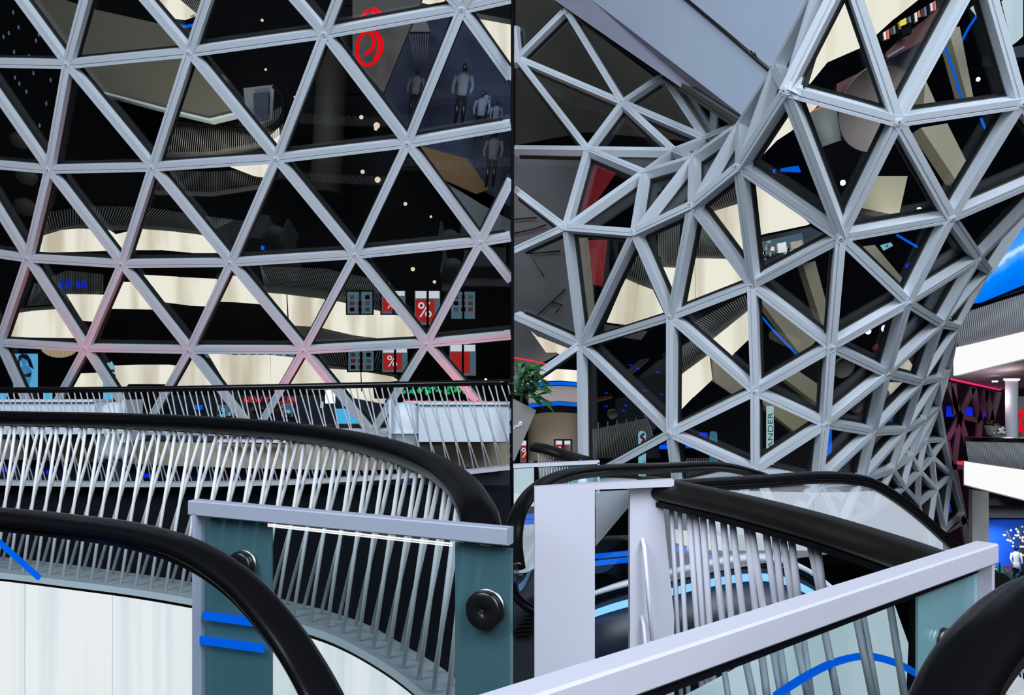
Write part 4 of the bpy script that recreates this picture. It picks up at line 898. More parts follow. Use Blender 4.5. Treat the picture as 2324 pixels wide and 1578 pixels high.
litband('lowest cream lit storey reflected in the left glass wall, behind the far handrail',
        [[(165, 882), (180, 848), (225, 846), (240, 882)], [(268, 884), (258, 830), (314, 828), (318, 884)], [(320, 884), (316, 828), (384, 828), (410, 832), (380, 884)], [(396, 884), (424, 812), (455, 810), (505, 884)],
         [(470, 800), (530, 806), (536, 884), (520, 884)], [(533, 806), (610, 806), (612, 884), (538, 884)], [(614, 806), (672, 812), (640, 884), (615, 884)], [(650, 884), (688, 810), (706, 812), (750, 884)],
         [(738, 836), (816, 842), (818, 896), (782, 886)], [(820, 843), (890, 855), (915, 872), (870, 930), (822, 890)], [(760, 885), (840, 890), (842, 930), (800, 902)]], 17.8,
        [(730, 826), (900, 850), (905, 858), (815, 842), (735, 836)], ([(730, 824), (900, 846)], [(700, 790), (920, 790)], 34, .03))

sf = thing('soffit_slab', 'tapering beige soffit slab seen in the upper left panes', 'soffit', P(300, 150, 16.5))
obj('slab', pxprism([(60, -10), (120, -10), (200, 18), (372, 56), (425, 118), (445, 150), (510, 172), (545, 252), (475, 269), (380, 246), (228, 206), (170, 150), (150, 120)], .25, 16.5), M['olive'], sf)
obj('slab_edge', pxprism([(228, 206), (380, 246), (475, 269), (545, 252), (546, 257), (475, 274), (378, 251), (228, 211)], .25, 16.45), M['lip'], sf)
spot('soffit_uplight', P(520, 470, 15.0), P(490, 240, 16.5), 330, (1, .93, .78), 60)
spot('soffit_uplight', P(250, 420, 14.2), P(280, 130, 16.5), 8, (1, .93, .8), 90)
litband('small reflected cream lit storey at the top edge between two bars', [[(350, 0), (376, 35), (415, 41), (445, 30), (400, -8)]], 17, None, ([(380, 20), (440, 40)], [(385, -20), (470, -14)], 18, 0))
ar = MB(); ar.tube(smooth(PP((388, 50, 16.8), (415, 60, 16.8), (446, 56, 16.8)), 6), .03, 6); tag(obj('blue_light_strip', ar, M['blue']), 'short blue bow of light at the top edge of the left glass wall', 'light strip')
ub = thing('upper_bridge', 'dim curved upper bridge with thin rods and black rail in the upper panes', 'bridge', P(500, 340, 17))
rodfield([(365, 352), (480, 350), (600, 330), (645, 300)], [(372, 282), (480, 286), (590, 270), (640, 240)], 60, .01, 17.0, 'railing', ub, 'dimrod', .009)
obj('edge_band', pxprism([(358, 346), (480, 344), (590, 322), (640, 292), (642, 302), (592, 334), (482, 356), (358, 356)], .1, 17.1), M['darkedge'], ub)
obj('handrail', _tubeof(smooth(PP((375, 278, 16.9), (480, 284, 16.9), (590, 298, 16.9), (640, 270, 16.9), (640, 220, 16.9), (622, 195, 16.9)), 6), .06), M['black'], ub)
obj('door_panel', pxprism([(552, 200), (622, 192), (618, 270), (562, 292)], .08, 17.4), M['cloth'], ub)
obj('door_glass', pxprism([(575, 212), (610, 208), (608, 268), (578, 276)], .08, 17.3), M['navy'], ub)
obj('light_panel', pxprism([(588, 330), (600, 322), (632, 290), (634, 320), (618, 345)], .08, 17.0), M['litwarm'], ub)
obj('light_panel', pxprism([(515, 375), (612, 372), (606, 402), (575, 398)], .08, 17.0), M['litwarm'], ub)
obj('lower_band', pxprism([(350, 432), (480, 436), (600, 418), (600, 428), (480, 446), (352, 442)], .08, 17.2), M['darkedge'], ub)
rodfield([(352, 436), (480, 440), (600, 422)], [(360, 386), (480, 390), (590, 384)], 60, .01, 17.2, 'lower_railing', ub, 'dimrod', .007)

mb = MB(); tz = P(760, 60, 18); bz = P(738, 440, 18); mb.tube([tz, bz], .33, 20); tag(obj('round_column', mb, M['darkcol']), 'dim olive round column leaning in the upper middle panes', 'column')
ng = thing('neon_sign', 'red neon loop sign high in the left glass wall', 'sign', P(838, 150, 15))
mb = MB(); TU = lambda pts, r: mb.tube(smooth(PP(*[(x, y, 15) for x, y in pts]), 6), r, 8)
TU([(812, 64), (822, 38), (836, 24), (848, 30), (852, 52)], .027); TU([(846, 18), (862, 28), (867, 56)], .027); obj('upper_loop', mb, M['red'], ng)
mb = MB(); TU([(848, 70), (862, 84), (867, 108), (856, 134), (836, 148), (818, 140), (810, 118), (816, 88), (832, 72), (844, 80), (848, 100), (840, 116), (828, 123)], .029); TU([(846, 68), (856, 84), (858, 110), (850, 132)], .018); obj('lower_loop', mb, M['red'], ng)
obj('sign_wall', pxprism([(800, -10), (960, -10), (870, 210), (800, 130)], .1, 15.6), M['darkedge'], ng)
vi = thing('mannequin_display', 'reflected navy shop window display of mannequins at the upper right of the left glass wall', 'shop window', P(1060, 300, 17))
obj('back_wall', pxprism([(900, 20), (1040, 40), (1159, 120), (1159, 470), (1040, 400), (940, 330), (870, 210)], .1, 18.2), M['navy2'], vi)
obj('floor_bed', pxprism([(950, 330), (1060, 360), (1110, 430), (1080, 440), (990, 400)], .1, 17.6), M['bed'], vi)
obj('grey_ledge', pxprism([(1005, 410), (1100, 468), (1159, 500), (1159, 545), (1090, 540), (1040, 480)], .1, 17.8), M['greyceil'], vi)
obj('lamp_shade', pxprism([(942, 48), (968, 48), (976, 72), (930, 72)], .1, 17.6), M['cloth'], vi)
for i in range(8): obj('crystal_strand', _tubeof(PP((930 + i * 6, 78, 17.6), (940 + i * 4, 138, 17.6)), .012), M['cloth'], vi)
for i, (x, y, h) in enumerate(((1040, 285, 140), (935, 270, 115), (1085, 318, 112), (1120, 312, 84), (1098, 268, 62), (1110, 425, 130))):
    mannequin(x, y, h, 17.0, 'display mannequin in pale top, %s' % ('tallest in the middle of the navy window', 'leftmost in the navy window', 'right group of the navy window, nearest the middle', 'right group of the navy window, furthest right', 'right group of the navy window, smallest', 'in the pane under the navy window')[i], .12, 'mannequins in the navy window')
spot('vitrine_spot', P(1110, 170, 15.9), P(1075, 260, 18.2), 40, (.35, .5, 1), 60)
litband('reflected cream lit storey at the upper right corner of the left glass wall', [[(1070, 40), (1159, 56), (1159, 180), (1120, 120)], [(950, 0), (1010, -8), (1003, 12)]], 17.2, [(1060, 26), (1159, 44), (1159, 56), (1066, 40)], None)
for i, (x, y, r_) in enumerate(((820, 266, .05), (855, 285, .075), (853, 292, .045), (823, 390, .05), (857, 408, .07), (920, 463, .045), (978, 492, .03), (937, 611, .05), (986, 640, .04), (595, 46, .035), (603, 158, .03), (668, 220, .02))):
    mb = MB(); mb.ball(P(x, y, 19.55), r_, seg=8, rings=6); tag(obj('downlight', mb, M['lampdim']), 'tiny warm downlight in the dark panes, %s' % ('left of the pair beside the olive column', 'brighter of the pair beside the olive column', 'just under the bright one', 'left of the lower pair', 'right of the lower pair', 'alone right of the middle', 'faint one above the red-lit node', 'above the percent windows', 'right above the percent windows', 'near the top edge', 'below the one near the top edge', 'beside the upper bar')[i], 'lamp', 'downlights in the dark panes')
for i, (x, y) in enumerate(((47, 320), (60, 402), (56, 470))):
    mb = MB(); mb.lathe(P(x, y, 17), [(0, 0), (.21, 0), (.21, .03)], 24, 0, Vector((.55, -.6, .35))); tag(obj('ceiling_disc', mb, M['darkcol']), 'dim grey ceiling disc at the far left, %s of three' % ('topmost', 'middle', 'lowest')[i], 'lamp', 'dim ceiling discs at the far left')
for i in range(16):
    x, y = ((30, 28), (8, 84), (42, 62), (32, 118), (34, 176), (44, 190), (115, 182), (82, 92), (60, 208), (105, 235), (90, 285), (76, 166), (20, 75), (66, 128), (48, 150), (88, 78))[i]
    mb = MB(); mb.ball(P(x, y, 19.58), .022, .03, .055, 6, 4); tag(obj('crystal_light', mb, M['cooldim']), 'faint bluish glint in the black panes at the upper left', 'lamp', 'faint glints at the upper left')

# shops along the bottom of the left wall
wp = thing('lit_poster', 'blue toned backlit poster of a dark haired woman at the lower left', 'poster', P(56, 878, 16.5))
obj('sheet', pxprism([(30, 803), (82, 803), (82, 884), (30, 884)], .06, 16.5), M['posterblue'], wp)
obj('hair', pxprism([(42, 808), (50, 803), (62, 805), (70, 818), (76, 838), (66, 832), (62, 818), (50, 812), (44, 822), (46, 836), (40, 830)], .01, 16.46), M['postdark'], wp)
obj('figure', pxprism([(48, 812), (58, 810), (62, 818), (58, 828), (66, 834), (72, 842), (70, 862), (62, 884), (44, 884), (46, 862), (40, 850), (42, 838), (52, 830), (48, 822)], .008, 16.47), M['postskin'], wp)
obj('bikini_top', pxprism([(44, 842), (48, 850), (56, 850), (62, 848), (71, 846), (69, 855), (60, 857), (55, 853), (48, 857), (43, 851)], .01, 16.44), M['postdark'], wp)
ch = thing('chandelier', 'shimmering bowl of crystal strands hanging at the lower left', 'chandelier', P(135, 800, 16.4))
mb = MB()
for i in range(30):
    x = 92 + i * 2.9; mb.tube(PP((x, 786, 16.4), (x + 1, 786 + 26 * math.sqrt(max(0.02, 1 - ((i - 14.5) / 15) ** 2)), 16.4)), .010, 4)
o = obj('strands', mb, M['crystal'], ch); o['kind'] = 'stuff'; obj('ring', _tubeof(PP((90, 787, 16.4), (178, 787, 16.4)), .02), M['darkedge'], ch)
ad = thing('shop_sign', 'white three-stripe sports shop logo on black behind the lower left bars', 'sign', P(246, 850, 16.4))
for k in range(3): obj('stripe', pxprism([(243 + k * 7 - 2, 839 - 0), (243 + k * 7 - 6 + 4 * k * 0 - (8 - k * 2), 829 - k * 2), (243 + k * 7 - (6 - k), 826 - k * 3), (243 + k * 7 + 5, 839)], .02, 16.4), M['paleblue'], ad)
text('adidas', 248, 846, 16.4, 8, M['whitesign'], ad)
for i, (x0, y0, x1, y1) in enumerate(((234, 858, 254, 912), (0, 892, 12, 912), (98, 892, 116, 908), (246, 858, 262, 880), (327, 892, 338, 915))):
    tag(obj('light_box', pxprism([(x0, y0), (x1, y0), (x1, y1), (x0, y1)], .05, 16.6), M['cyan']), 'cyan lit shop panel behind the far rods, %s' % ('tallest one', 'at the left edge', 'small one on the left', 'upper one by the sports logo', 'right one beside the black hood')[i], 'light box', 'cyan panels behind the far rods')
hd = thing('black_hood', 'rounded black hood rising above the far handrail, left of centre', 'hood', P(318, 900, 15))
obj('shell', pxprism([(285, 880), (292, 872), (345, 872), (352, 884), (352, 960), (280, 960)], .6, 14.8), M['blackgloss'], hd)
hd = thing('black_hood', 'low black hood above the far handrail, right of centre', 'hood', P(880, 900, 15))
obj('shell', pxprism([(845, 872), (905, 864), (912, 874), (905, 905), (850, 905)], .6, 14.9), M['blackgloss'], hd)
ny = thing('fashion_shop', 'dark shop front with red lettering behind the rods at the lower middle', 'shop front', P(600, 960, 17))
obj('facade', pxprism([(360, 898), (770, 898), (980, 940), (980, 985), (360, 985)], .2, 17.4), M['navy'], ny)
text('NEW YORKER', 612, 908, 17.2, 13, M['reddim'], ny)
for i, (x0, y0, x1, y1, m_) in enumerate(((442, 920, 458, 930, 'blue'), (492, 920, 545, 945, 'vitrine'), (560, 926, 620, 946, 'winedark'), (638, 915, 664, 946, 'vitrine'))): obj('window', pxprism([(x0, y0), (x1, y0), (x1, y1), (x0, y1)], .05, 17.25), M[m_], ny)
lg = random.Random(5)
for i in range(22): obj('goods', _ball(P(lg.uniform(495, 660), lg.uniform(925, 944), 17.1), lg.uniform(.03, .06)), M[('cloth', 'redpaint', 'leaf', 'cyan')[i % 4]], ny)
tag(obj('menu_screen', pxprism([(762, 928), (800, 928), (812, 962), (764, 962)], .05, 16.8), M['cyan']), 'bright blue menu screen behind the rods right of centre', 'screen')
cl_ = thing('chandelier', 'bright white box chandelier behind the rods right of centre', 'chandelier', P(748, 918, 16.6))
obj('shade', pxprism([(738, 886), (756, 886), (756, 916), (738, 916)], .2, 16.6), M['coollamp'], cl_); obj('rod', _tubeof(PP((747, 850, 16.7), (747, 886, 16.7)), .01), M['steel'], cl_)
tag(obj('light_box', pxprism([(727, 912), (733, 912), (733, 926), (727, 926)], .04, 16.7), M['whitesign']), 'tiny white lit panel beside the box chandelier', 'light box')
gl = thing('green_lights', 'row of green lit foliage lamps under the far handrail at the right', 'lights', P(980, 900, 14.5))
for i in range(60): obj('lamp', _ball(P(lg.uniform(888, 1066), lg.uniform(876, 893), 14.5), lg.uniform(.018, .036)), M['green'], gl)
obj('planting_bed', pxprism([(880, 884), (1157, 880), (1157, 912), (880, 912)], .3, 14.8), M['black'], gl)
for nm, lab, pts, n in (('left', 'pale ledge with red lamps above the left white duct', ((68, 909), (215, 912)), 9), ('mid', 'pale ledge with red lamps in the middle behind the near handrail', ((486, 998), (650, 1000)), 8), ('right', 'pale ledge with red lamps above the right white duct', ((915, 910), (1157, 912)), 15)):
    t = thing('lamp_ledge', lab, 'ledge', P(*pts[0], 10.9)); (x0, y0), (x1, y1) = pts; d = 10.9
    obj('ledge', pxprism([(x0, y0), (x1, y1), (x1, y1 + 6), (x0, y0 + 6)], .15, d), M['duct'], t)
    for i in range(n): f = (i + .5) / n; obj('lamp', _ball(P(x0 + (x1 - x0) * f, y0 + (y1 - y0) * f - 1, d), .014), M['reddim'], t)
tl = thing('tail_light', 'red cluster lamp under the near handrail in the middle', 'lamp', P(574, 982, 10.8))
for k in range(3): obj('bulb', _ball(P(566 + k * 7, 981 + (k % 2) * 3, 10.8), .022), M['red'], tl)
for k, (x, y) in enumerate(((8, 1066), (452, 1083), (330, 1080), (110, 1072))): tag(obj('light_box', pxprism([(x - 6, y - 4), (x + 6, y - 4), (x + 6, y + 5), (x - 6, y + 5)], .04, 11.5), M['bluesoft']), 'small blue light under the beige fascia, %s' % ('leftmost', 'rightmost', 'third from the left', 'second from the left')[k], 'lamp', 'blue lights under the beige fascia')
hp = thing('hall_sign', 'faint blurred blue light strokes in the dark pane at the left', 'sign', P(165, 650, 16.5)); 
for k, pts in enumerate((((142, 638), (136, 646), (142, 654)), ((153, 634), (150, 656)), ((151, 640), (162, 644), (160, 654)), ((175, 638), (178, 654)), ((185, 654), (190, 637), (195, 652)))): obj('stroke', _tubeof(PP(*[(x, y, 16.5) for x, y in pts]), .026), M['bluesoft'], hp)
tag(obj('light_box', pxprism([(592, 558), (599, 558), (599, 567), (592, 567)], .03, 16.5), M['blue']), 'tiny blue light in the dark middle pane', 'lamp')
for i, (x0, x1, y0, y1, red) in enumerate(((788, 845, 662, 712, False), (866, 920, 660, 712, True), (941, 999, 660, 738, True), (1024, 1078, 662, 724, False), (790, 848, 793, 842, False), (867, 925, 788, 845, True), (1020, 1080, 782, 853, True))):
    lab = ('upper shop window with white goods, leftmost of its row', 'upper sale window with percent poster crossed by a bar', 'upper sale window with large percent poster', 'upper shop window with shelves, rightmost of its row', 'lower shop window with dark goods', 'lower sale window with percent poster', 'lower window with plain red poster')[i]
    t = sale(x0, x1, y0, y1, 16.9, lab, red and i != 6, 'shop windows in the lower right panes of the left wall', red)
    if not red:
        for k in range(9): obj('goods', pxprism([(x0 + 6 + (k % 3) * (x1 - x0) / 3.3, y0 + 8 + (k // 3) * 14), (x0 + 16 + (k % 3) * (x1 - x0) / 3.3, y0 + 8 + (k // 3) * 14), (x0 + 16 + (k % 3) * (x1 - x0) / 3.3, y0 + 17 + (k // 3) * 14), (x0 + 6 + (k % 3) * (x1 - x0) / 3.3, y0 + 17 + (k // 3) * 14)], .02, 16.83), M[('darkedge', 'cloth', 'black', 'redpaint')[(k + i) % 4]], t)
sp_ = thing('shop_interior', 'pale blue lit shop interior above the lowest lit storey', 'shop', P(555, 806, 18.2))
obj('back_wall', pxprism([(455, 800), (665, 798), (668, 812), (460, 812)], .1, 18.2), M['vitrine'], sp_)
for i in range(16): obj('goods', pxprism([(500 + i * 10, 801), (506 + i * 10, 801), (505 + i * 10, 808), (501 + i * 10, 808)], .02, 18.1), M[('cyan', 'cloth', 'paleblue', 'navy')[i % 4]], sp_)
# hidden red spots added under the glass wall to tint its lower bars
for x, pw in ((75, 55), (262, 30), (640, 40), (1085, 70)):
    spot('red_tint_spot', P(x, 1040, 12.1), P(x + 15, 690, 12.75), pw, (1, .02, .05), 75, .02)
# the dark block across the court, on which the small lamps sit
mb = MB(); mb.prism(PP((-500, -500, 19.6), (1157, -500, 19.6), (1157, 1000, 19.6), (-500, 1000, 19.6)), (0, .3, 0)); struct('wall_outer', mb, M['black'])
# ------------------------------------------------------------------ what shows in the glass of the right wall, its reflections modelled beyond the panes
GB = 'cream lit storeys reflected in the right glass wall'
def rb_(label, panels, d=13.5, fascia=None, rods=None, under=None): return litband(label, panels, d, fascia, rods, under, group=GB)
rb_('cream lit storey reflected in the pane right of the tall facade post', [[(1420, 633), (1448, 645), (1434, 738), (1378, 731)], [(1450, 646), (1482, 658), (1512, 722), (1470, 748), (1436, 739)]], 13.2,
    [(1414, 622), (1490, 650), (1486, 660), (1418, 636)], ([(1424, 630), (1490, 655)], [(1440, 545), (1500, 590)], 14, 0), [(1372, 736), (1470, 752), (1455, 772), (1370, 760)])
rb_('narrow cream lit storey between two bars above the middle', [[(1495, 606), (1538, 608), (1531, 672), (1520, 668)]], 13.4, [(1492, 596), (1540, 600), (1538, 608), (1494, 607)], ([(1494, 600), (1540, 600)], [(1492, 520), (1545, 480)], 12, 0))
rb_('large cream lit storey with dark joint in the middle pane', [[(1568, 586), (1576, 586), (1579, 695), (1546, 692)], [(1580, 586), (1652, 588), (1695, 650), (1610, 690), (1583, 696)]], 13.0,
    [(1568, 577), (1648, 578), (1654, 588), (1568, 587)], ([(1570, 580), (1650, 580)], [(1582, 470), (1600, 500)], 16, 0))
rb_('cream lit storey in the pane below the pink bar', [[(1612, 482), (1678, 462), (1692, 576), (1680, 580)]], 12.6, [(1604, 476), (1676, 452), (1678, 463), (1610, 486)], ([(1612, 476), (1676, 456)], [(1600, 470), (1668, 410)], 14, 0))
rb_('large cream lit storey above the cluttered shop', [[(1700, 414), (1740, 424), (1750, 526), (1712, 536)], [(1742, 425), (1776, 452), (1838, 508), (1752, 526)]], 12.0, [(1695, 406), (1740, 416), (1742, 424), (1698, 416)])
rb_('tall cream lit storey at the top right of the ridge', [[(1812, 196), (1862, 84), (1884, 134), (1842, 186)], [(1864, 80), (1900, -6), (1936, -6), (1964, 100), (1886, 134)]], 10.6)
rb_('cream lit storey at the very top between two long bars', [[(1958, -6), (2010, -6), (2036, 36), (1992, 76)], [(2012, -6), (2092, -8), (2038, 35)]], 10.4)
rb_('small cream lit wedge above the orange pot', [[(1806, 222), (1864, 232), (1830, 264)]], 10.4)
rb_('cream lit storey in the pane under the ridge', [[(1716, 332), (1752, 288), (1768, 314), (1722, 362)], [(1754, 286), (1786, 246), (1802, 292), (1770, 313)]], 10.8)
rb_('cream lit storey slanting up beside the blue light line', [[(1610, 776), (1655, 742), (1668, 800), (1656, 815)], [(1657, 740), (1702, 704), (1702, 768), (1670, 799)]], 13.0, [(1600, 768), (1700, 690), (1702, 702), (1610, 776)], ([(1604, 770), (1700, 696)], [(1545, 740), (1690, 664)], 26, .0))
rb_('cream lit storey with beige side wall in the lower middle pane', [[(1532, 862), (1566, 836), (1572, 903), (1531, 946)], [(1568, 835), (1610, 804), (1617, 862), (1574, 902)]], 12.6, [(1520, 860), (1608, 792), (1610, 804), (1530, 864)], ([(1530, 858), (1606, 796)], [(1528, 790), (1580, 760)], 18, 0))
obj('side_wall', pxprism([(1616, 806), (1712, 888), (1672, 902), (1620, 866)], .1, 12.7), M['beige'], thing('beige_wall', 'beige side wall beside the lit storey in the lower middle pane', 'wall', P(1660, 900, 12.7)))
rb_('white lit storey in a small pane near the right funnel edge', [[(2018, 862), (2062, 816), (2079, 840), (2074, 856)], [(2016, 868), (2064, 868), (2028, 898)]], 12.2)
rb_('cream lit storey under the escalator handrail', [[(1366, 1096), (1386, 1082), (1392, 1098)], [(1388, 1082), (1440, 1092), (1445, 1098), (1394, 1098)]], 12.4)
rb_('cream lit storey low in the pane at the planter', [[(1206, 752), (1262, 800), (1240, 800)], [(1264, 800), (1222, 764), (1302, 796), (1280, 810)]], 13.4)
rodfield([(1345, 1000), (1420, 975), (1480, 952)], [(1345, 960), (1440, 950), (1470, 940)], 6, .02, 12.8, 'railing', gm_ := thing('dim_reflected_railing', 'dim tall rod railing reflected in the pane left of the pharmacy sign', 'railing', P(1400, 1050, 12.8)))
rodfield([(1340, 1040), (1500, 1040)], [(1345, 975), (1475, 948)], 26, -.04, 12.8, 'rods', gm_, 'dimrod', .016)
rodfield([(1540, 1095), (1710, 1095)], [(1560, 1040), (1720, 1040)], 30, -.05, 12.8, 'lower_rods', gm_, 'dimrod', .012)
for i, (pn, lab) in enumerate((([(1780, 860), (1800, 834), (1868, 880), (1862, 922)], 'olive beam in the pane between the two lower nodes'), ([(1726, 904), (1838, 954), (1806, 982), (1742, 932)], 'olive beam crossing the pane of the green lettered sign'), ([(1724, 660), (1780, 700), (1860, 765), (1820, 810), (1730, 690)], 'beige beam beside the blue light line'),
        ([(1946, 470), (1990, 400), (2060, 400), (2040, 490)], 'beige pier in the pane above the middle right node'), ([(2090, 290), (2150, 280), (2220, 420), (2170, 410)], 'beige pier in the pane below the top right node'), ([(2152, 66), (2178, 60), (2210, 225), (2196, 228)], 'beige post beside the blue line at the top right'),
        ([(2096, 240), (2110, 236), (2126, 238), (2100, 180)], 'thin beige post at the top right'), ([(1955, 560), (1985, 556), (2055, 640), (2050, 660)], 'olive beam in the pane of the cyan letter'), ([(1822, 600), (1850, 592), (1884, 720), (1872, 760)], 'speckled beige strip in the dark middle right pane'),
        ([(1300, 540), (1335, 540), (1352, 720), (1310, 760)], 'dim olive post beside the tall facade post'))):
    tag(obj('beam', pxprism(pn, .25, 12.9 - (0.9 if pn[0][0] > 1900 else 0) - (1.5 if pn[0][1] < 480 and pn[0][0] > 1900 else 0)), M['olive2']), lab, 'beam', 'beige beams in the right glass wall')
bl = lambda pts, d, lab, w=.016: tag(obj('led_line', _tubeof(smooth(PP(*[(x, y, d) for x, y in pts]), 5), w), M['blue']), lab, 'light strip', 'blue light lines in the right glass wall')
bl([(2143, 100), (2165, 165), (2184, 232)], 10.3, 'blue light line in the top right pane')
bl([(2225, 24), (2198, 64), (2178, 104)], 10.6, 'short blue light line slanting at the top right')
bl([(2226, 268), (2247, 318)], 10.4, 'short blue light line below the top right node')
bl([(2037, 312), (2068, 370), (2096, 432), (2130, 466)], 11.0, 'long blue light line left of the right middle node')
bl([(1715, 702), (1760, 755), (1816, 812)], 12.6, 'blue light line below the middle node')
bl([(2035, 533), (2084, 562)], 11.4, 'thin blue light line above the cyan letter')
gc = thing('grey_soffit', 'grey plaster soffit with black pipes behind the left panes of the right wall', 'soffit', P(1230, 640, 15.2))
obj('slab', pxprism([(1166, 350), (1330, 350), (1300, 520), (1310, 780), (1166, 860)], .2, 15.2), M['greyceil'], gc)
for pts in (((1272, 570), (1202, 576), (1234, 628)), ((1284, 656), (1250, 688), (1202, 732)), ((1250, 686), (1276, 692), (1262, 710)), ((1166, 530), (1212, 520), (1240, 510)), ((1166, 498), (1218, 494))):
    obj('pipe', _tubeof(PP(*[(x, y, 15.1) for x, y in pts]), .014), M['pipe'], gc)
tag(obj('red_light_line', _tubeof(smooth(PP((1166, 812, 14.5), (1210, 820, 14.5), (1252, 831, 14.5)), 4), .016), M['reddim']), 'red light line above the planter', 'light strip')
for i, (pn, lab) in enumerate((([(1340, 400), (1352, 372), (1400, 390), (1345, 470), (1318, 480)], 'dark red hanging cloth in the upper left pane'), ([(1335, 545), (1378, 545), (1368, 650), (1340, 645)], 'dark red hanging cloth beside the tall facade post'))): tag(obj('banner', pxprism(pn, .05, 14.5), M['redpaint']), lab, 'banner')
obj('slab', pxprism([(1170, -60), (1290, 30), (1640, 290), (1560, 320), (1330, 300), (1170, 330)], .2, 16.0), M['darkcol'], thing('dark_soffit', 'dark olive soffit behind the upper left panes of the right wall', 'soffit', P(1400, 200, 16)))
pt_ = thing('pot', 'orange and grey round pot in the pane under the ridge node', 'pot', P(1870, 330, 10.6)); d = 10.6
mb = MB(); mb.lathe(P(1880, 330, d), [(.16, 0), (.22, .45), (.18, .45)], 18, 0, Vector((-.35, -.1, 1))); obj('body', mb, M['pot'], pt_)
mb = MB(); mb.lathe(P(1862, 282, d), [(.19, 0), (.22, .17), (.20, .19), (.0, .12)], 18, 0, Vector((-.35, -.1, 1))); obj('rim', mb, M['orange'], pt_)
for i, (x, y, rx, lab) in enumerate(((1990, 245, .55, 'large mauve round soffit in the pane above the middle right node'), (1912, 832, .16, 'round grey disc in the lower right pane'), (1942, 922, .09, 'small round grey disc under the larger disc'), (1388, 938, .07, 'small mauve disc beside the tall facade post'))):
    d = 10.8 if y < 400 else 11.8; mb = MB(); mb.lathe(P(x, y, d), [(0, 0), (rx, 0), (rx, .05)], 36, 0, Vector((.2, -1, -.5))); tag(obj('round_soffit', mb, M['brown']), lab, 'soffit', 'round discs in the right glass wall')
cs = thing('cluttered_shop', 'cluttered shop counter under the large cream storey in the middle pane', 'shop', P(1800, 590, 12.2))
obj('back_wall', pxprism([(1712, 542), (1840, 515), (1900, 548), (1718, 640)], .1, 12.6), M['navy'], cs)
obj('glass_top', pxprism([(1716, 552), (1820, 528), (1826, 556), (1718, 585)], .05, 12.5), M['vitrine'], cs)
q = random.Random(11)
for i in range(34):
    f = q.random(); x = 1722 + f * 130; y = 545 + (1 - f) * 45 * q.random() + f * 8; wd, h = q.uniform(3, 9), q.uniform(3, 12)
    obj('goods', pxprism([(x, y), (x + wd, y - 1), (x + wd, y + h), (x, y + h)], .04, 12.3), M[('petal', 'cloth', 'orange', 'darkcol', 'beige', 'paleblue', 'redpaint')[i % 7]], cs)
obj('display_stand', pxprism([(1764, 553), (1784, 549), (1786, 572), (1766, 575)], .06, 12.2), M['petal'], cs); obj('carton', pxprism([(1794, 550), (1820, 545), (1824, 560), (1796, 566)], .06, 12.2), M['beige'], cs)
us = thing('upper_shop', 'dark red fronted kiosk with drinks in the topmost right pane', 'shop', P(2080, 110, 10.5))
obj('red_counter', pxprism([(2010, 120), (2045, 86), (2130, 20), (2160, 24), (2100, 90), (2012, 138)], .1, 10.6), M['winered'], us)
obj('pale_strip', pxprism([(2014, 126), (2052, 104), (2054, 108), (2016, 131)], .02, 10.55), M['cloth'], us)
obj('dark_floor', pxprism([(2015, 140), (2100, 92), (2150, 40), (2130, 130), (2050, 260)], .1, 11.2), M['navy'], us)
obj('red_base', pxprism([(1900, 190), (1980, 150), (1984, 172), (1930, 216), (1898, 220)], .1, 10.9), M['winered'], us)
for i in range(18):
    f = i / 17; x, y = 1998 + f * 120, 78 - f * 74; obj('bottle', pxprism([(x, y), (x + 5, y - 3), (x + 7, y + 12 + i % 3 * 3), (x + 2, y + 14 + i % 3 * 3)], .04, 10.4), M[('black', 'petal', 'orange', 'darkcol', 'cloth')[i % 5]], us)
obj('yellow_machine', pxprism([(2042, 48), (2056, 40), (2058, 54), (2044, 60)], .08, 10.35), M['yellow'], us); obj('black_machine', pxprism([(2044, 60), (2066, 50), (2070, 74), (2048, 82)], .08, 10.4), M['black'], us)
sg = thing('street_sign', 'white vertical sign with green lettering reading upward in the middle right pane', 'sign', P(1750, 1060, 12.0))
obj('board', pxprism([(1742, 922), (1756, 922), (1756, 1090), (1742, 1090)], .06, 12.0), M['signwhite'], sg); text('SALAMANDER', 1749, 1015, 11.98, 11.5, M['tealtext'], sg, 90, w=1.5)
sg = thing('street_sign', 'pale blue rounded pharmacy pylon with red emblem above the handrail', 'sign', P(1458, 1095, 12.0))
mb = MB(); mb.prism([P(1451 + 0, 1092, 12), P(1451, 985, 12), P(1454, 980, 12), P(1458, 979, 12), P(1463, 980, 12), P(1466, 985, 12), P(1466, 1092, 12)], (0, .1, 0)); obj('board', mb, M['paleblue'], sg)
mb = MB(); mb.tube(smooth(PP((1462, 984, 11.97), (1455, 992, 11.97), (1462, 998, 11.97), (1456, 1006, 11.97)), 5), .018, 6); obj('emblem', mb, M['redpaint'], sg)
text('Hirsch', 1455, 1064, 11.97, 6, M['tealtext'], sg, 90); text('Apotheke', 1462, 1062, 11.97, 6, M['tealtext'], sg, 90)
sg = thing('street_sign', 'dim pale blue pylon with dark lettering right of the middle lower node', 'sign', P(1621, 1090, 12.0))
mb = MB(); mb.prism([P(1614, 1072, 12), P(1614, 985, 12), P(1617, 980, 12), P(1625, 980, 12), P(1628, 985, 12), P(1628, 1072, 12)], (0, .1, 0)); obj('board', mb, M['palebluedim'], sg); text('PASSAGE', 1621, 1026, 11.97, 7, M['tealtext'], sg, 90, w=1.2)
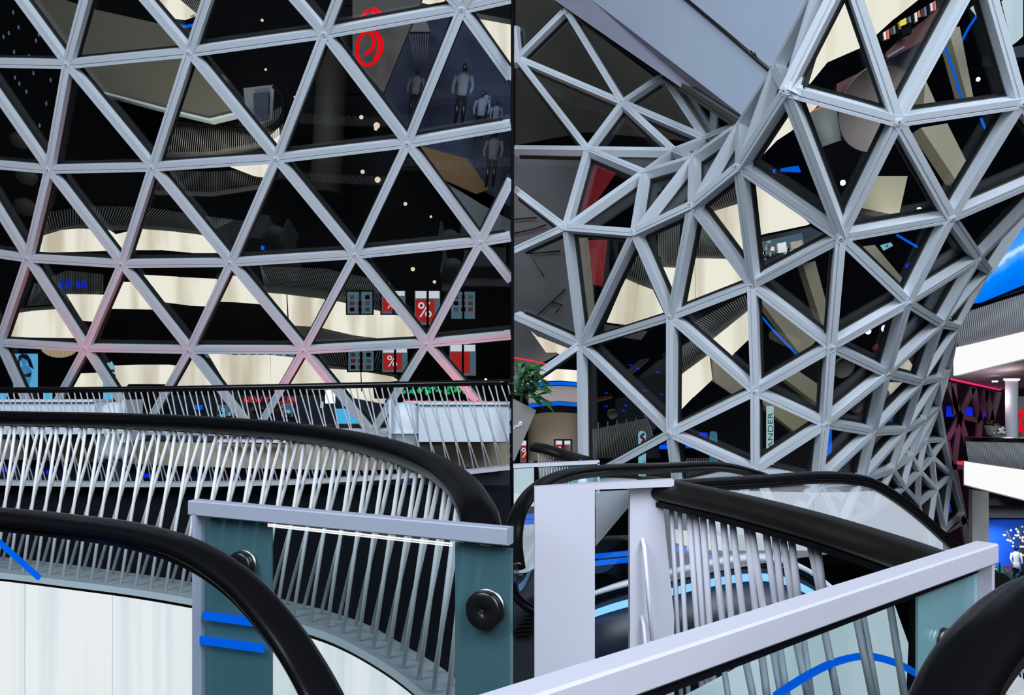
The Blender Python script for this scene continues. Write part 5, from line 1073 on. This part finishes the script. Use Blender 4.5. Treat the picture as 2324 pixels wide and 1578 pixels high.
for i, (x0, x1, y0, y1) in enumerate(((1474, 1484, 1000, 1020), (1496, 1518, 985, 1020), (1530, 1548, 998, 1019), (1556, 1578, 990, 1018), (1588, 1606, 982, 1010))):
    o = obj('window_light', pxprism([(x0, y0), (x1, y0), (x1, y1), (x0, y1)], .05, 12.6), M['bluesoft']); obj('lower_sash', pxprism([(x0 + 2, y1 - 9), (x1 - 2, y1 - 9), (x1 - 2, y1 - 1), (x0 + 2, y1 - 1)], .02, 12.57), M['blue'], o)
    tag(o, 'deep blue lit window between the two pylons, %s from the left' % ('first', 'second', 'third', 'fourth', 'fifth')[i], 'window', 'blue windows between the pylons')
for i, (pts, m_, lab) in enumerate((([(1756, 384), (1760, 384), (1759, 396), (1755, 396)], 'blue', 'small blue stroke in the dark ridge pane'), ([(1773, 382), (1812, 376), (1818, 390), (1774, 388)], 'blue', 'blue lettering blur in the dark ridge pane'), ([(2000, 556), (2022, 550), (2027, 558), (2008, 568)], 'paleblue', 'cyan letter plate in the right middle pane'), ([(2056, 602), (2072, 592), (2074, 602), (2062, 610)], 'bluesoft', 'blue arrow light in the right middle pane'), ([(1878, 968), (1888, 970), (1888, 1056), (1876, 1056)], 'blue', 'tall blue lit banner below the lower right node'),
        ([(1984, 786), (1992, 780), (1998, 794), (1982, 794)], 'redpaint', 'red cone in the dark lower right pane'), ([(2012, 950), (2040, 940), (2036, 968), (2014, 966)], 'bluewall', 'deep blue panel in a small lower right pane'), ([(1990, 1046), (2014, 1020), (2018, 1054), (1996, 1060)], 'bluewall', 'deep blue panel in the lowest small pane'))):
    d = 11.4 if pts[0][1] < 700 or m_ == 'blue' else 11.0; o = tag(obj('light_box' if m_ != 'redpaint' else 'traffic_cone', pxprism(pts, .04, d), M[m_]), lab, 'light box' if m_ != 'redpaint' else 'cone')
    if 'letter plate' in lab: text('A', 2013, 559, 11.38, 8, M['navyt'], o, -12)
for i, (x, y, r_) in enumerate(((1913, 415, .04), (2086, 476, .035), (1970, 752, .045), (2008, 746, .05), (2220, 180, .03), (1940, 466, .025), (1985, 300, .03))):
    mb = MB(); mb.ball(P(x, y, 11.6), r_, seg=8, rings=6); tag(obj('downlight', mb, M['coollamp']), 'small bright lamp in the right glass wall, %s' % ('left of the long blue line', 'right of the long blue line', 'left of the pair above the red cone', 'right of the pair above the red cone', 'alone at the top right', 'above the middle right bar', 'on the mauve round soffit')[i], 'lamp', 'small lamps in the right glass wall')
for i in range(14):
    x, y = q.uniform(1370, 1500), q.uniform(820, 930); tag(obj('window_light', pxprism([(x, y), (x + 7, y + 2), (x + 7, y + 5), (x, y + 3)], .02, 13.5), M['bluesoft']), 'faint blue window glint in the dark pane left of the middle post', 'window', 'faint blue glints left of the middle post')
spot('beam_spot', P(1830, 1060, 11.2), P(1820, 900, 13), 40, (1, .95, .8), 70)
spot('beam_spot', P(2060, 500, 9.9), P(2060, 330, 12), 18, (1, .95, .85), 90)
spot('shop_spot', P(1790, 500, 11.3), P(1790, 570, 12.4), 14, (1, .97, .92), 80)
spot('shop_spot', P(1980, 40, 9.6), P(1990, 180, 11), 10, (1, .95, .9), 110)

litband('pale teal lit storey in the two panes at the top right corner', [[(2212, 10), (2246, -6), (2268, 76), (2240, 44)], [(2284, -6), (2322, -6), (2322, 82), (2308, 95)]], 9.6, None, None, None, 'litblue', GB)
tag(obj('beam', pxprism([(2248, 120), (2330, 100), (2330, 128), (2250, 138)], .2, 10.4), M['navy']), 'dark blue beam under the pale teal storey at the top right', 'beam', 'beige beams in the right glass wall')['group'] = 'dark beams at the top right'
